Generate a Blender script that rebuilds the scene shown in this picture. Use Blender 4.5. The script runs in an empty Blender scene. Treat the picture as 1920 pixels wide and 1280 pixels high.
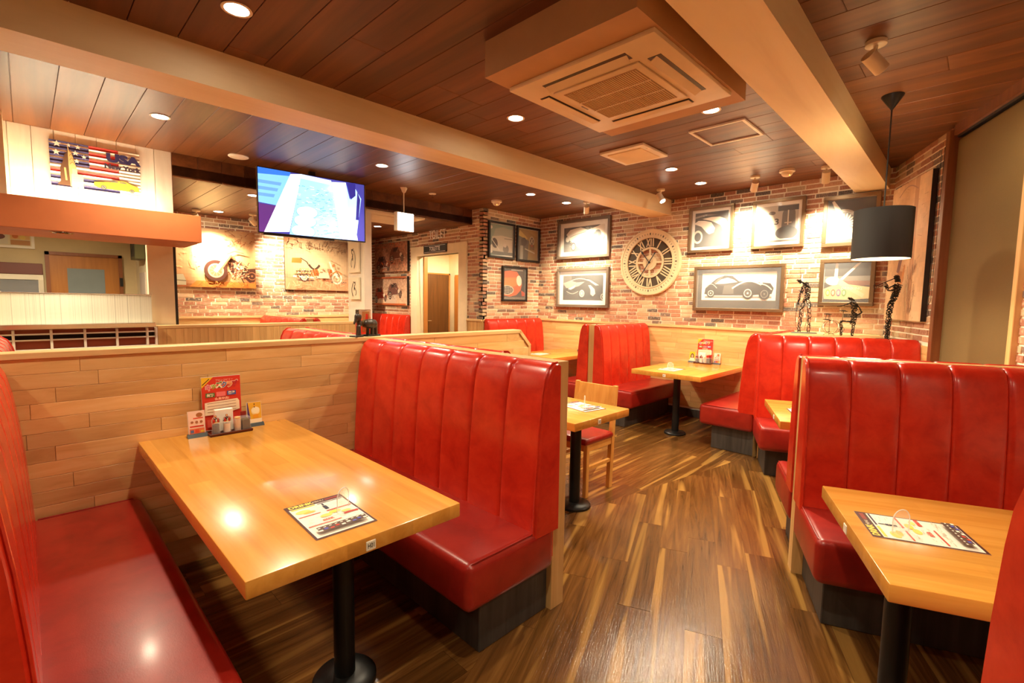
import bpy, bmesh, math, random
from mathutils import Vector, Matrix
random.seed(7)
S = bpy.context.scene
COL = S.collection
PI = math.pi
# ------------------------------------------------------------------ camera, world, exposure, room lights
def make_camera():
    yaw, pitch, roll = math.radians(44.574), math.radians(-4.839), math.radians(.879)
    f = Vector((math.cos(pitch) * math.cos(yaw), math.cos(pitch) * math.sin(yaw), math.sin(pitch)))
    r = Vector((math.sin(yaw), -math.cos(yaw), 0)); u = r.cross(f)
    r2 = r * math.cos(roll) + u * math.sin(roll); u2 = u * math.cos(roll) - r * math.sin(roll)
    cd = bpy.data.cameras.new('camera'); co = bpy.data.objects.new('camera', cd); COL.objects.link(co)
    m = Matrix((r2, u2, -f)).transposed().to_4x4(); m.translation = (0, 0, 1.40); co.matrix_world = m
    cd.sensor_fit = 'HORIZONTAL'; cd.sensor_width = 36.0; cd.lens = 897.63 / 1920 * 36.0; cd.clip_start = .02; cd.clip_end = 60
    S.camera = co
make_camera()
W = bpy.data.worlds.new('world'); S.world = W; W.use_nodes = True
W.node_tree.nodes['Background'].inputs[0].default_value = (1, .8, .6, 1)
W.node_tree.nodes['Background'].inputs[1].default_value = .02
S.view_settings.view_transform = 'Standard'; S.view_settings.look = 'None'
S.view_settings.exposure = 0.92; S.view_settings.gamma = 1.0; S.view_settings.use_curve_mapping = False
WARM = (1.0, .84, .585)
def spot(loc, target, energy, angle, blend=.5, color=WARM, radius=.035):
    ld = bpy.data.lights.new('spot_light', 'SPOT'); ld.energy = energy; ld.spot_size = math.radians(angle)
    ld.spot_blend = blend; ld.color = color; ld.shadow_soft_size = radius
    o = bpy.data.objects.new('spot_light', ld); COL.objects.link(o); o.location = loc
    o.rotation_euler = (Vector(target) - Vector(loc)).to_track_quat('-Z', 'Y').to_euler()
    return o
DOWN = [(.733, 2.494), (.749, 4.344), (2.494, 4.266), (2.501, 2.461), (4.36, 4.017), (5.035, 4.001), (4.442, 2.253),
        (5.149, 2.269), (3.277, 1.398), (-1.05, 2.48), (-1.05, 4.34), (.75, .55), (-1.05, .55), (.75, -.95)]
ZC, ZL = 2.69, 2.48
for k, (x, y) in enumerate(DOWN):
    spot((x, y, ZC - .02), (x, y, 0), 120 if k == 8 else 68 if k < 9 else 50, 140, .8, radius=.045)
LOWD = [(1.763, 5.643), (1.785, 7.05), (3.75, 6.55)]  # the last is an added downlight that brightens the toilet wall zone
for x, y in LOWD:
    spot((x, y, ZL - .02), (x, y, 0), 85 if x > 3 else 55, 140, .8, radius=.045)

# ------------------------------------------------------------------ small library
TH = math.radians(23.43); CT, ST = math.cos(TH), math.sin(TH)
def RS(r, s): return (r * CT - s * ST, r * ST + s * CT)
def tag(o, label=None, cat=None, group=None, kind=None):
    if label: o['label'] = label
    if cat: o['category'] = cat
    if group: o['group'] = group
    if kind: o['kind'] = kind
    return o
def empty(name, loc, rz=0, label=None, cat=None, group=None):
    o = bpy.data.objects.new(name, None); COL.objects.link(o); o.location = loc; o.rotation_euler = (0, 0, rz)
    o.empty_display_size = .05
    return tag(o, label, cat, group)
def link(name, me, parent=None, loc=(0, 0, 0), rot=(0, 0, 0), scale=(1, 1, 1)):
    o = bpy.data.objects.new(name, me); COL.objects.link(o); o.location = loc; o.rotation_euler = rot; o.scale = scale
    if parent: o.parent = parent
    return o
class MB:
    def __init__(s): s.bm = bmesh.new(); s.sm = False
    def box(s, x0, x1, y0, y1, z0, z1, bev=0, seg=1, m=None):
        r = bmesh.ops.create_cube(s.bm, size=1); vs = r['verts']
        bmesh.ops.scale(s.bm, vec=(x1 - x0, y1 - y0, z1 - z0), verts=vs)
        bmesh.ops.translate(s.bm, vec=((x0 + x1) / 2, (y0 + y1) / 2, (z0 + z1) / 2), verts=vs)
        if m is not None: bmesh.ops.transform(s.bm, matrix=m, verts=vs)
        if bev:
            es = {e for v in vs for e in v.link_edges}
            bmesh.ops.bevel(s.bm, geom=list(es), offset=bev, segments=seg, affect='EDGES', profile=.5, clamp_overlap=True)
        return s
    def cyl(s, p0, p1, r0, r1=None, seg=20, cap=True):
        r1 = r0 if r1 is None else r1; p0, p1 = Vector(p0), Vector(p1); d = p1 - p0
        q = d.to_track_quat('Z', 'Y').to_matrix().to_4x4(); q.translation = (p0 + p1) / 2
        bmesh.ops.create_cone(s.bm, cap_ends=cap, segments=seg, radius1=max(r0, 1e-5), radius2=max(r1, 1e-5), depth=d.length, matrix=q)
        return s
    def ball(s, c, r, seg=12, sc=(1, 1, 1)):
        m = Matrix.Translation(c) @ Matrix.Diagonal((sc[0], sc[1], sc[2], 1))
        bmesh.ops.create_uvsphere(s.bm, u_segments=seg, v_segments=max(6, seg // 2), radius=r, matrix=m); return s
    def lathe(s, prof, c=(0, 0, 0), seg=24, cap=True):
        rings = []
        for r, z in prof:
            rings.append([s.bm.verts.new((c[0] + r * math.cos(2 * PI * k / seg), c[1] + r * math.sin(2 * PI * k / seg), c[2] + z)) for k in range(seg)])
        for a, b in zip(rings, rings[1:]):
            for k in range(seg): s.bm.faces.new((a[k], a[(k + 1) % seg], b[(k + 1) % seg], b[k]))
        if not cap: return s
        if prof[0][0] > 1e-4: s.bm.faces.new(rings[0][::-1])
        if prof[-1][0] > 1e-4: s.bm.faces.new(rings[-1])
        return s
    def tube(s, pts, r, seg=6):
        pts = [Vector(p) for p in pts]; rings = []
        rs = r if isinstance(r, (list, tuple)) else [r] * len(pts)
        up = Vector((.13, .31, .94))
        for i, p in enumerate(pts):
            d = (pts[min(i + 1, len(pts) - 1)] - pts[max(i - 1, 0)]).normalized()
            a = d.cross(up)
            if a.length < .05: a = d.cross(Vector((1, 0, 0)))
            a.normalize(); b = d.cross(a)
            rings.append([s.bm.verts.new(p + (a * math.cos(2 * PI * k / seg) + b * math.sin(2 * PI * k / seg)) * rs[i]) for k in range(seg)])
        for a, b in zip(rings, rings[1:]):
            for k in range(seg): s.bm.faces.new((a[k], a[(k + 1) % seg], b[(k + 1) % seg], b[k]))
        s.bm.faces.new(rings[0][::-1]); s.bm.faces.new(rings[-1]); return s
    def prism(s, poly, z0, z1):
        a = [s.bm.verts.new((p[0], p[1], z0)) for p in poly]; b = [s.bm.verts.new((p[0], p[1], z1)) for p in poly]; n = len(poly)
        s.bm.faces.new(a[::-1]); s.bm.faces.new(b)
        for k in range(n): s.bm.faces.new((a[k], a[(k + 1) % n], b[(k + 1) % n], b[k]))
        return s
    def xf(s, m): bmesh.ops.transform(s.bm, matrix=m, verts=s.bm.verts); return s
    def mesh(s, name, mat, smooth=False, angle=40):
        bmesh.ops.recalc_face_normals(s.bm, faces=s.bm.faces)
        me = bpy.data.meshes.new(name); s.bm.to_mesh(me); s.bm.free()
        if mat: me.materials.append(mat)
        if smooth:
            me.polygons.foreach_set('use_smooth', [True] * len(me.polygons))
            try: me.set_sharp_from_angle(angle=math.radians(angle))
            except Exception: pass
        return me
    def obj(s, name, mat, parent=None, loc=(0, 0, 0), rot=(0, 0, 0), smooth=False, angle=40):
        return link(name, s.mesh(name, mat, smooth, angle), parent, loc, rot)
RX90 = Matrix.Rotation(PI / 2, 4, 'X')          # turns an XY drawing into one that faces -Y
# ------------------------------------------------------------------ materials (procedural)
def srgb(r, g, b):
    f = lambda c: (c / 255 / 12.92) if c / 255 <= .04045 else ((c / 255 + .055) / 1.055) ** 2.4
    return (f(r), f(g), f(b))
class NT:
    def __init__(s, name):
        s.m = bpy.data.materials.new(name); s.m.use_nodes = True; s.t = s.m.node_tree; s.b = s.t.nodes['Principled BSDF']
    def n(s, ty, **kw):
        nd = s.t.nodes.new(ty)
        for k, v in kw.items():
            if isinstance(v, (int, float, tuple)) and k.startswith('i_'): nd.inputs[int(k[2:])].default_value = v
            else: setattr(nd, k, v)
        return nd
    def l(s, a, b): s.t.links.new(a, b)
    def ramp(s, fac, stops, interp='LINEAR'):
        r = s.n('ShaderNodeValToRGB'); e = r.color_ramp; e.interpolation = interp
        while len(e.elements) < len(stops): e.elements.new(.5)
        for el, (p, c) in zip(e.elements, stops): el.position = p; el.color = (*c, 1)
        s.l(fac, r.inputs[0]); return r.outputs[0]
    def mix(s, fac, a, b, mode='MIX'):
        x = s.n('ShaderNodeMix'); x.data_type = 'RGBA'; x.blend_type = mode
        for i, v in ((0, fac), (6, a), (7, b)):
            if hasattr(v, 'is_linked') or hasattr(v, 'links'): s.l(v, x.inputs[i])
            else: x.inputs[i].default_value = v if i == 0 else (*v, 1)
        return x.outputs[2]
    def coords(s, scale, rnd=True, src='Object'):
        tc = s.n('ShaderNodeTexCoord'); mp = s.n('ShaderNodeMapping'); mp.inputs['Scale'].default_value = scale
        s.l(tc.outputs[src], mp.inputs['Vector'])
        if rnd:
            oi = s.n('ShaderNodeObjectInfo'); mu = s.n('ShaderNodeMath'); mu.operation = 'MULTIPLY'; mu.inputs[1].default_value = 37.0
            s.l(oi.outputs['Random'], mu.inputs[0]); s.l(mu.outputs[0], mp.inputs['Location']); s.rand = oi.outputs['Random']
        return mp.outputs[0]
    def noise(s, vec, scale=1, detail=3, rough=.5, dist=0):
        nd = s.n('ShaderNodeTexNoise'); nd.inputs['Scale'].default_value = scale; nd.inputs['Detail'].default_value = detail
        nd.inputs['Roughness'].default_value = rough; nd.inputs['Distortion'].default_value = dist
        s.l(vec, nd.inputs['Vector']); return nd.outputs['Fac']
    def bump(s, h, strength=.2, dist=.002):
        b = s.n('ShaderNodeBump'); b.inputs['Strength'].default_value = strength; b.inputs['Distance'].default_value = dist
        s.l(h, b.inputs['Height']); s.l(b.outputs[0], s.b.inputs['Normal'])
    def set(s, rough=.5, metal=0, spec=.5, coat=0, coatr=.1):
        s.b.inputs['Roughness'].default_value = rough; s.b.inputs['Metallic'].default_value = metal
        s.b.inputs['Specular IOR Level'].default_value = spec; s.b.inputs['Coat Weight'].default_value = coat
        s.b.inputs['Coat Roughness'].default_value = coatr; return s
    def col(s, c):
        if isinstance(c, tuple): s.b.inputs['Base Color'].default_value = (*c, 1)
        else: s.l(c, s.b.inputs['Base Color'])
        return s.m
def plain(name, c, rough=.5, metal=0, spec=.5, coat=0, vary=.06, scale=6):
    t = NT(name).set(rough, metal, spec, coat)
    f = t.noise(t.coords((scale,) * 3, False), 1, 3)
    return t.col(t.ramp(f, [(.3, tuple(v * (1 - vary) for v in c)), (.7, tuple(min(1, v * (1 + vary)) for v in c))]))
def wood(name, dark, mid, light, axis=0, rough=.35, grain=1.0, per=.5, coat=0, bump=.1, stretch=14, fine=60):
    t = NT(name).set(rough, coat=coat)
    sc = [fine, fine, fine]; sc[axis] = fine / stretch
    v = t.coords(tuple(sc)); f1 = t.noise(v, .35 * grain, 5, .6, .6)
    c = t.ramp(f1, [(.25, dark), (.5, mid), (.78, light)])
    lo = tuple(1 - per for _ in range(3)); hi = tuple(1 + per * .25 for _ in range(3))
    c = t.mix(1.0, c, t.ramp(t.rand, [(0, lo), (1, hi)]), 'MULTIPLY')
    t.bump(f1, bump, .001); return t.col(c)
def emit(name, c, st):
    t = NT(name); t.b.inputs['Base Color'].default_value = (*c, 1)
    t.b.inputs['Emission Color'].default_value = (*c, 1); t.b.inputs['Emission Strength'].default_value = st; return t.m
def printed(name='print_ink', rough=.45, st=0, spec=.5):
    t = NT(name).set(rough, spec=spec); a = t.n('ShaderNodeVertexColor'); a.layer_name = 'Col'
    t.l(a.outputs[0], t.b.inputs['Base Color'])
    if st:
        t.l(a.outputs[0], t.b.inputs['Emission Color']); t.b.inputs['Emission Strength'].default_value = st
    return t.m
def glass(name, c=(1, 1, 1), rough=0, alpha=.12):
    t = NT(name).set(.03 + rough); t.b.inputs['Base Color'].default_value = (*c, 1); t.b.inputs['Alpha'].default_value = alpha; return t.m
def brickmat(name, island):
    t = NT(name).set(.8)
    if island:
        g = t.n('ShaderNodeNewGeometry'); rnd = g.outputs['Random Per Island']
        v = t.coords((1, 1, 1), False)
    else:
        v = t.coords((1, 1, 1), True); rnd = t.rand
    c = t.ramp(rnd, [(0, srgb(192, 142, 108)), (.14, srgb(172, 116, 86)), (.28, srgb(204, 172, 136)), (.42, srgb(178, 124, 96)), (.55, srgb(190, 164, 128)),
                     (.66, srgb(160, 106, 82)), (.78, srgb(196, 150, 114)), (.86, srgb(122, 100, 86)), (.94, srgb(94, 82, 74))], 'CONSTANT')
    f = t.noise(v, 38, 4, .65)
    c = t.mix(t.ramp(f, [(.52, (0, 0, 0)), (.70, (.7, .7, .7))]), c, srgb(232, 208, 170))
    t.bump(f, .35, .004); return t.col(c)
M = {}
def leather(nm='red_leather', sx=1):
    t = NT(nm).set(.27, coat=.15, coatr=.12); v = t.coords((sx, 1, 1))
    f = t.noise(v, 9, 5, .65, .4); g = t.noise(v, 420, 2, .5)
    c = t.ramp(f, [(.28, (.47, .015, .006)), (.5, (.60, .025, .009)), (.72, (.69, .038, .013))])
    t.bump(g, .12, .001); return t.col(c)
M['leather'] = leather(); M['leather_c'] = leather('red_channel_leather', .2)
def leather_seat():
    t = NT('dark_red_leather').set(.33, coat=.15, coatr=.15); v = t.coords((1, 1, 1))
    f = t.noise(v, 7, 5, .65, .4); g = t.noise(v, 300, 2, .5)
    c = t.ramp(f, [(.28, (.22, .009, .006)), (.5, (.31, .013, .008)), (.72, (.37, .022, .012))])
    t.bump(g, .2, .001); return t.col(c)
M['seat'] = leather_seat()
M['kick'] = wood('charcoal_laminate', srgb(48, 44, 42), srgb(66, 61, 57), srgb(86, 80, 74), 2, .5, 1, .1)
M['oak_h'] = wood('oak_strip', srgb(212, 164, 98), srgb(230, 186, 120), srgb(238, 202, 140), 0, .42, 1, .22)
M['oak_v'] = wood('oak_upright', srgb(190, 144, 84), srgb(212, 168, 106), srgb(226, 188, 128), 2, .42, 1, .16)
M['oak_x'] = wood('oak_trim', srgb(200, 158, 100), srgb(220, 182, 124), srgb(232, 200, 146), 0, .42, 1, .06)
M['beam'] = wood('pale_beam_wood', srgb(218, 194, 150), srgb(232, 212, 170), srgb(240, 224, 186), 0, .5, .6, .03, stretch=8, fine=22)
M['ceil'] = wood('dark_ceiling_board', srgb(74, 40, 16), srgb(106, 60, 26), srgb(132, 80, 38), 1, .42, .9, .12, stretch=9, fine=26)
M['white_plank'] = wood('whitewashed_board', srgb(204, 190, 168), srgb(226, 214, 194), srgb(238, 230, 214), 2, .6, .7, .12, stretch=10, fine=30)
def floormat():
    t = NT('walnut_floor_board').set(.15, spec=.5)
    v = t.coords((1.6, 26, 26)); f = t.noise(v, 1.0, 6, .62, .9)
    c = t.ramp(f, [(.28, srgb(70, 44, 18)), (.5, srgb(102, 67, 31)), (.72, srgb(126, 87, 43))])
    w = t.noise(t.coords((.55, 11, 11)), 1.0, 2, .5, .35)
    c = t.mix(t.ramp(w, [(.585, (0, 0, 0)), (.65, (.5, .5, .5))]), c, srgb(190, 146, 76))
    c = t.mix(1.0, c, t.ramp(t.rand, [(0, (.72, .70, .68)), (1, (1.12, 1.1, 1.08))]), 'MULTIPLY')
    t.bump(t.noise(t.coords((14, 160, 160)), 1, 4, .6), .6, .0016); return t.col(c)
M['floor'] = floormat()
def tabletop():
    t = NT('honey_table_wood').set(.23, coat=.25, coatr=.12)
    v = t.coords((60, 4, 60)); f = t.noise(v, .35, 5, .6, .5)
    c = t.ramp(f, [(.25, srgb(204, 138, 54)), (.5, srgb(220, 154, 66)), (.78, srgb(230, 168, 80))])
    br = t.n('ShaderNodeTexBrick'); br.offset = .5
    for k, val in (('Scale', 1), ('Mortar Size', 0), ('Brick Width', .55), ('Row Height', .075)): br.inputs[k].default_value = val
    br.inputs['Color1'].default_value = (.86, .84, .82, 1); br.inputs['Color2'].default_value = (1.06, 1.06, 1.06, 1)
    tc = t.n('ShaderNodeTexCoord'); mp = t.n('ShaderNodeMapping'); mp.inputs['Rotation'].default_value = (0, 0, PI / 2)
    t.l(tc.outputs['Object'], mp.inputs['Vector']); t.l(mp.outputs[0], br.inputs['Vector'])
    return t.col(t.mix(1.0, c, br.outputs['Color'], 'MULTIPLY'))
M['table'] = tabletop()
M['black'] = plain('black_metal', (.012, .012, .012), .38, .3)
M['blackp'] = plain('black_plastic', (.015, .015, .016), .35)
M['white'] = plain('white_paint', srgb(238, 230, 214), .5)
M['cream'] = plain('cream_wall_paint', srgb(236, 220, 184), .7)
M['offwhite'] = plain('off_white_plastic', srgb(232, 220, 196), .4)
M['mortar'] = plain('pale_mortar', srgb(246, 234, 208), .9)
M['brick'] = brickmat('brick_face', False); M['bricki'] = brickmat('brick_face_joined', True)
M['tan'] = plain('tan_casing_paint', srgb(184, 142, 98), .6)
M['orange'] = plain('terracotta_paint', srgb(186, 104, 56), .55)
M['steel'] = plain('brushed_steel', (.80, .78, .74), .2, 1)
M['chrome'] = plain('chrome', (.8, .8, .8), .08, 1)
M['bronzef'] = plain('bronze_frame_metal', srgb(136, 112, 84), .38, .7)
M['greyf'] = plain('taupe_wood_frame', srgb(112, 96, 80), .45)
M['blackf'] = plain('black_wood_frame', srgb(28, 24, 20), .4)
M['ink'] = printed('printed_paper', .5); M['glossink'] = printed('glossy_print', .12)
M['glass'] = glass('clear_glass', alpha=.10)
M['lamp'] = emit('lamp_glow', (1.0, .88, .66), 30)
M['wallp'] = plain('plain_wall_paint', srgb(206, 178, 138), .8)
# ------------------------------------------------------------------ room shell
XW, YP, XT, YF, YM = 5.75, 5.09, 4.56, 5.33, 7.5       # back wall, pillar face, toilet wall, fascia line, far wall
def struct(o, parent=None): o['kind'] = 'structure'; return o
def yr(x): return .68 - (5.75 - x) * math.tan(TH)        # right wall line
# floor slab and boards
floor = struct(MB().prism([(-3.2, -3.2), (5.8, yr(5.8)), (5.8, 5.3), (7.2, 5.3), (7.2, 8.4), (-3.2, 8.4)], -.06, -.004).obj('floor', M['floor']))
def clip(poly, a, b, c):      # keep a*x+b*y>=c
    out = []
    for i in range(len(poly)):
        p, q = poly[i - 1], poly[i]; dp, dq = a * p[0] + b * p[1] - c, a * q[0] + b * q[1] - c
        if dp * dq < 0: t = dp / (dp - dq); out.append((p[0] + (q[0] - p[0]) * t, p[1] + (q[1] - p[1]) * t))
        if dq >= 0: out.append(q)
    return out
J0, J1 = (2.45, 1.87), (4.68, 1.45); JN = (J0[1] - J1[1], J1[0] - J0[0]); JC = JN[0] * J0[0] + JN[1] * J0[1]; SJ = .743
def plank(poly, ang):
    if len(poly) < 3: return
    cx = sum(p[0] for p in poly) / len(poly); cy = sum(p[1] for p in poly) / len(poly); c, s = math.cos(-ang), math.sin(-ang)
    loc = [((p[0] - cx) * c - (p[1] - cy) * s, (p[0] - cx) * s + (p[1] - cy) * c) for p in poly]
    if max(p[0] for p in loc) - min(p[0] for p in loc) < .02: return
    loc = [(x - math.copysign(.0006, x), y - math.copysign(.0006, y)) for x, y in loc]
    MB().prism(loc, -.006, 0).obj('floor_board', M['floor'], floor, (cx, cy, 0), (0, 0, ang))
rnd = random.Random(3)
for k in range(17):                                        # boards that run with the right-hand booths
    s0 = SJ - .15 * (k + 1); r = .15 - rnd.random() * .9
    while r < 5.2:
        L = rnd.uniform(.8, 1.15); poly = [RS(r, s0), RS(r + L, s0), RS(r + L, s0 + .15), RS(r, s0 + .15)]
        plank(clip(poly, -JN[0], -JN[1], -JC), TH); r += L
for k in range(24):                                        # boards that run with the left-hand booths
    y0 = 1.0 + .15 * k; x = -.55 - rnd.random() * .9
    while x < XW:
        L = rnd.uniform(.8, 1.15); poly = [(x, y0), (min(x + L, XW), y0), (min(x + L, XW), y0 + .15), (x, y0 + .15)]
        a = clip(poly, -ST, CT, SJ); plank(a, 0)
        b = clip(clip(poly, ST, -CT, -SJ), JN[0], JN[1], JC); plank(b, 0); x += L
# ceilings
ceiling = struct(MB().prism([(-3.2, -3.2), (5.8, yr(5.8)), (5.8, 5.4), (-3.2, 5.4)], ZC + .012, ZC + .08).obj('ceiling', M['ceil']))
lowceil = struct(MB().box(.99, XT, YF, 8.35, ZL + .012, ZL + .10).obj('ceiling_low', M['ceil']))
cb = [MB().box(-.0985, .0985, -.5, .5, 0, .012, .0015).mesh('ceiling_board', M['ceil']) for _ in range(2)]
x = -2.0
while x < XW - .05:
    w = min(.2, XW - x); y = max(yr(x) - .05, -1.2)
    cuts = [y, rnd.uniform(.2, 1.6), rnd.uniform(2.2, 3.6), YF + .04]
    if cuts[1] < y + .3: cuts.pop(1)
    for a, b in zip(cuts, cuts[1:]):
        link('ceiling_board', cb[0], ceiling, (x + w / 2, (a + b) / 2, ZC), (0, 0, 0), (w / .2, b - a - .001, 1))
    x += .2
x = .99
while x < XT - .05:
    w = min(.2, XT - x); c = rnd.uniform(6.0, 7.3)
    for a, b in ((YF + .02, c), (c, 8.3)): link('ceiling_board', cb[0], lowceil, (x + w / 2, (a + b) / 2, ZL), (0, 0, 0), (w / .2, b - a - .001, 1))
    x += .2
fascia = struct(MB().box(.99, XT, YF + .012, YF + .05, ZL, ZC + .01).obj('trim_1', M['ceil']))
fm = MB().box(-.0985, .0985, 0, .014, ZL - .001, ZC, .001).mesh('fascia_board', M['ceil'])
for k in range(18): link('fascia_board', fm, fascia, (1.09 + .2 * k if k < 17 else 4.475, YF, 0), (0, 0, 0), (1 if k < 17 else .85, 1, 1))
# beams
def beam(name, x0, x1, ya, yb, w, z0):
    struct(MB().prism([(x0, ya), (x1, yb), (x1, yb + w), (x0, ya + w)], z0, ZC + .005).obj(name, M['beam']))
beam('trim_2', -3.1, XW, 3.045, 2.895, .28, 2.50)
beam('trim_3', -1.0, XW, .60, .722, .262, 2.50)
# walls
def wall(name, x0, y0, rz, L, z0, z1, t=.08, mat='wallp'):
    """slab whose face lies on local y=0 and looks to local -y; local x runs along it"""
    return struct(MB().box(0, L, 0, t, z0, z1).obj(name, M[mat], None, (x0, y0, 0), (0, 0, rz)))
wback = wall('wall_back', XW, YP + .1, -PI / 2, YP + .1 - .62, 0, ZC + .02, mat='mortar')
wpil = wall('wall_corner', XT, YP, 0, XW - XT, 0, ZC + .02, mat='mortar')
wright = wall('wall_right', *RS(5.56, -1.662), PI + TH, 1.10, 0, ZC + .02, mat='mortar')
wright2 = wall('wall_right_near', *RS(3.50, -1.662), PI + TH, 3.6, 0, ZC + .02, mat='mortar')
wall('wall_right_behind', *RS(-.10, -1.662), PI + TH, 3.8, 0, ZC + .02)
wt1 = wall('wall_back_left', XT, 8.35, -PI / 2, 8.35 - 6.67, 0, ZC, mat='mortar')
wt2 = wall('wall_back_right', XT, 5.60, -PI / 2, 5.60 - YP, 0, ZC, mat='mortar')
wt3 = wall('wall_back_over_door', XT, 6.67, -PI / 2, 1.07, 2.10, ZC, mat='mortar')
wfar = wall('wall_far', -3.1, YM, 0, 7.0, 0, ZL + .15, mat='mortar')
wall('wall_far_end', 2.9, 8.3, 0, 4.2, 0, ZL + .15)
wall('wall_left', -3.1, -3.2, PI / 2, 11.6, 0, ZC + .02)
wall('wall_front', 1.2, -2.2, PI, 4.4, 0, ZC + .02)
# bricks: real pieces, the nearest ones as single objects, the rest joined
bm_ = []
rb = random.Random(11)
for k in range(8):
    b = MB(); b.box(-.5, .5, -.0045, .004, -.0186, .0186)
    for v in b.bm.verts:
        v.co.x += rb.uniform(-.012, .012); v.co.z += rb.uniform(-.0022, .0022); v.co.y += rb.uniform(-.0012, .0012)
    bm_.append(b.mesh('brick', M['brick']))
CAMP = Vector((0, 0, 1.4))
def bricks(w, L, z0, z1, hidden=(), holes=(), n_parts=300, lo=.002, hi=-.002):
    mw = Matrix.Translation(w.location) @ Matrix.Rotation(w.rotation_euler.z, 4, 'Z'); r = random.Random(sum(map(ord, w.name)))
    items = []; z = z0 + .024; row = 0
    while z < z1:
        x = lo - r.uniform(0, .13)
        while x < L + hi:
            l = r.uniform(.115, .185); a, b = max(x, lo), min(x + l, L + hi); x += l + .013
            if b - a < .03: continue
            cx = (a + b) / 2
            if any(h[0] < b and a < h[1] and h[2] < z + .02 and z - .02 < h[3] for h in holes): continue
            hid = any(h[0] < a and b < h[1] and h[2] < z - .02 and z + .02 < h[3] for h in hidden)
            items.append((hid, (mw @ Vector((cx, 0, z)) - CAMP).length, cx, z, b - a))
        z += .0505; row += 1
    items.sort()
    for hid, d, cx, zz, l in items[:n_parts]:
        if hid: continue
        link('brick', r.choice(bm_), w, (cx, -.0015, zz), (0, 0, 0), (l, 1, 1))
    rest = items[n_parts:] if n_parts else items
    if rest:
        b = MB()
        for hid, d, cx, zz, l in rest:
            j = [r.uniform(-.0022, .0022) for _ in range(6)]
            vs = [b.bm.verts.new(c) for c in ((cx - l / 2 + j[0], -.006, zz - .0186 + j[1]), (cx + l / 2, -.006, zz - .0186 + j[2]), (cx + l / 2 + j[3], -.006, zz + .0186), (cx - l / 2, -.006, zz + .0186 + j[4]),
                 (cx - l / 2, .002, zz - .0186), (cx + l / 2, .002, zz - .0186), (cx + l / 2, .002, zz + .0186), (cx - l / 2, .002, zz + .0186))]
            for f in ((0, 1, 2, 3), (0, 4, 5, 1), (1, 5, 6, 2), (2, 6, 7, 3), (3, 7, 4, 0)): b.bm.faces.new([vs[i] for i in f])
        o = b.obj('brick_courses', M['bricki'], w); o['kind'] = 'stuff'
def yl(y): return YP + .1 - y                            # local x on the back wall
PICS_BACK = [(3.757, 4.69, 2.035, 2.60), (3.757, 4.685, 1.322, 1.893), (2.115, 2.638, 2.012, 2.548), (1.398, 1.912, 2.012, 2.531),
             (.772, 1.236, 1.99, 2.485), (1.55, 2.538, 1.321, 1.843), (.774, 1.232, 1.40, 1.867)]
bricks(wback, YP + .1 - .62, 1.13, ZC, [(yl(b), yl(a), c, d) for a, b, c, d in PICS_BACK])
bricks(wpil, XW - XT, 1.13, ZC, [(.07, .60, 2.01, 2.53), (.645, 1.165, 2.0, 2.53), (.36, .885, 1.39, 1.91)], lo=-.0052)
bricks(wright, 1.10, 1.13, ZC, [(.13, .92, 1.29, 2.46)])
bricks(wright2, 2.2, .9, ZC, n_parts=250)
bricks(wt1, 8.35 - 6.67, 1.13, ZL, n_parts=150)
bricks(wt2, 5.60 - YP, 1.13, ZC, n_parts=150, hi=.0045)
bricks(wt3, 1.07, 2.10, ZL + .03, n_parts=150)
bricks(wfar, 6.9, 1.13, ZL, holes=[(-1, 4.1, 0, 3)], n_parts=0)
# wainscot strips
pm = MB().box(-.5, .5, -.010, .004, -.0322, .0322, .0012).mesh('wood_strip', M['oak_h'])
def strips(parent, L, z0, z1, y=0, seed=1, pitch=.0652, lim=None, rz=0, x00=0):
    r = random.Random(seed); z = z1 - pitch / 2
    while z > z0 + .02:
        x = x00 - r.uniform(0, .5); end = lim(z) if lim else L
        while x < end:
            l = r.choice((.3, .45, .6, .75, .9)) + r.uniform(-.03, .03); a, b = max(x, x00), min(x + l, end); x += l
            if b - a > .03: link('wood_strip', pm, parent, ((a + b) / 2, y, z), (0, 0, rz), (b - a - .0012, 1, 1))
        z -= pitch
strips(wback, YP - .02, .10, 1.10, 0, 5, x00=.1)
def cap(parent, name, x0, x1, z0, z1, y0, y1, mat='oak_x'): return MB().box(x0, x1, y0, y1, z0, z1, .003).obj(name, M[mat], parent)
cap(wback, 'wainscot_cap', .1, YP + .1 - .70, 1.10, 1.13, -.022, .004); cap(wback, 'baseboard', .1, 4.4, 0, .10, -.014, .004, 'kick')
strips(wpil, XW - XT, .1, 1.10, 0, 6); cap(wpil, 'wainscot_cap', 0, XW - XT, 1.10, 1.13, -.022, .004)
pv = MB().box(-.0322, .0322, -.010, .004, -.5, .5, .0012).mesh('wood_strip', M['oak_v'])
def uprights(parent, x0, x1, z0, z1, y=0, pitch=.0652):
    x = x0 + pitch / 2
    while x < x1 - .01: link('wood_strip', pv, parent, (x, y, (z0 + z1) / 2), (0, 0, 0), (1, 1, z1 - z0)); x += pitch
uprights(wt2, 0, 5.60 - YP, .1, 1.10); cap(wt2, 'wainscot_cap', 0, 5.60 - YP, 1.10, 1.13, -.022, .004)
strips(wt1, 8.35 - 6.67, .6, 1.10, 0, 8); cap(wt1, 'wainscot_cap', 0, 8.35 - 6.67, 1.10, 1.13, -.022, .004)
strips(wfar, 7.0, .75, 1.10, 0, 9, x00=4.1); cap(wfar, 'wainscot_cap', 4.1, 7.0, 1.10, 1.13, -.022, .004)
strips(wright, 1.10, .9, 1.10, 0, 10)
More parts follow.
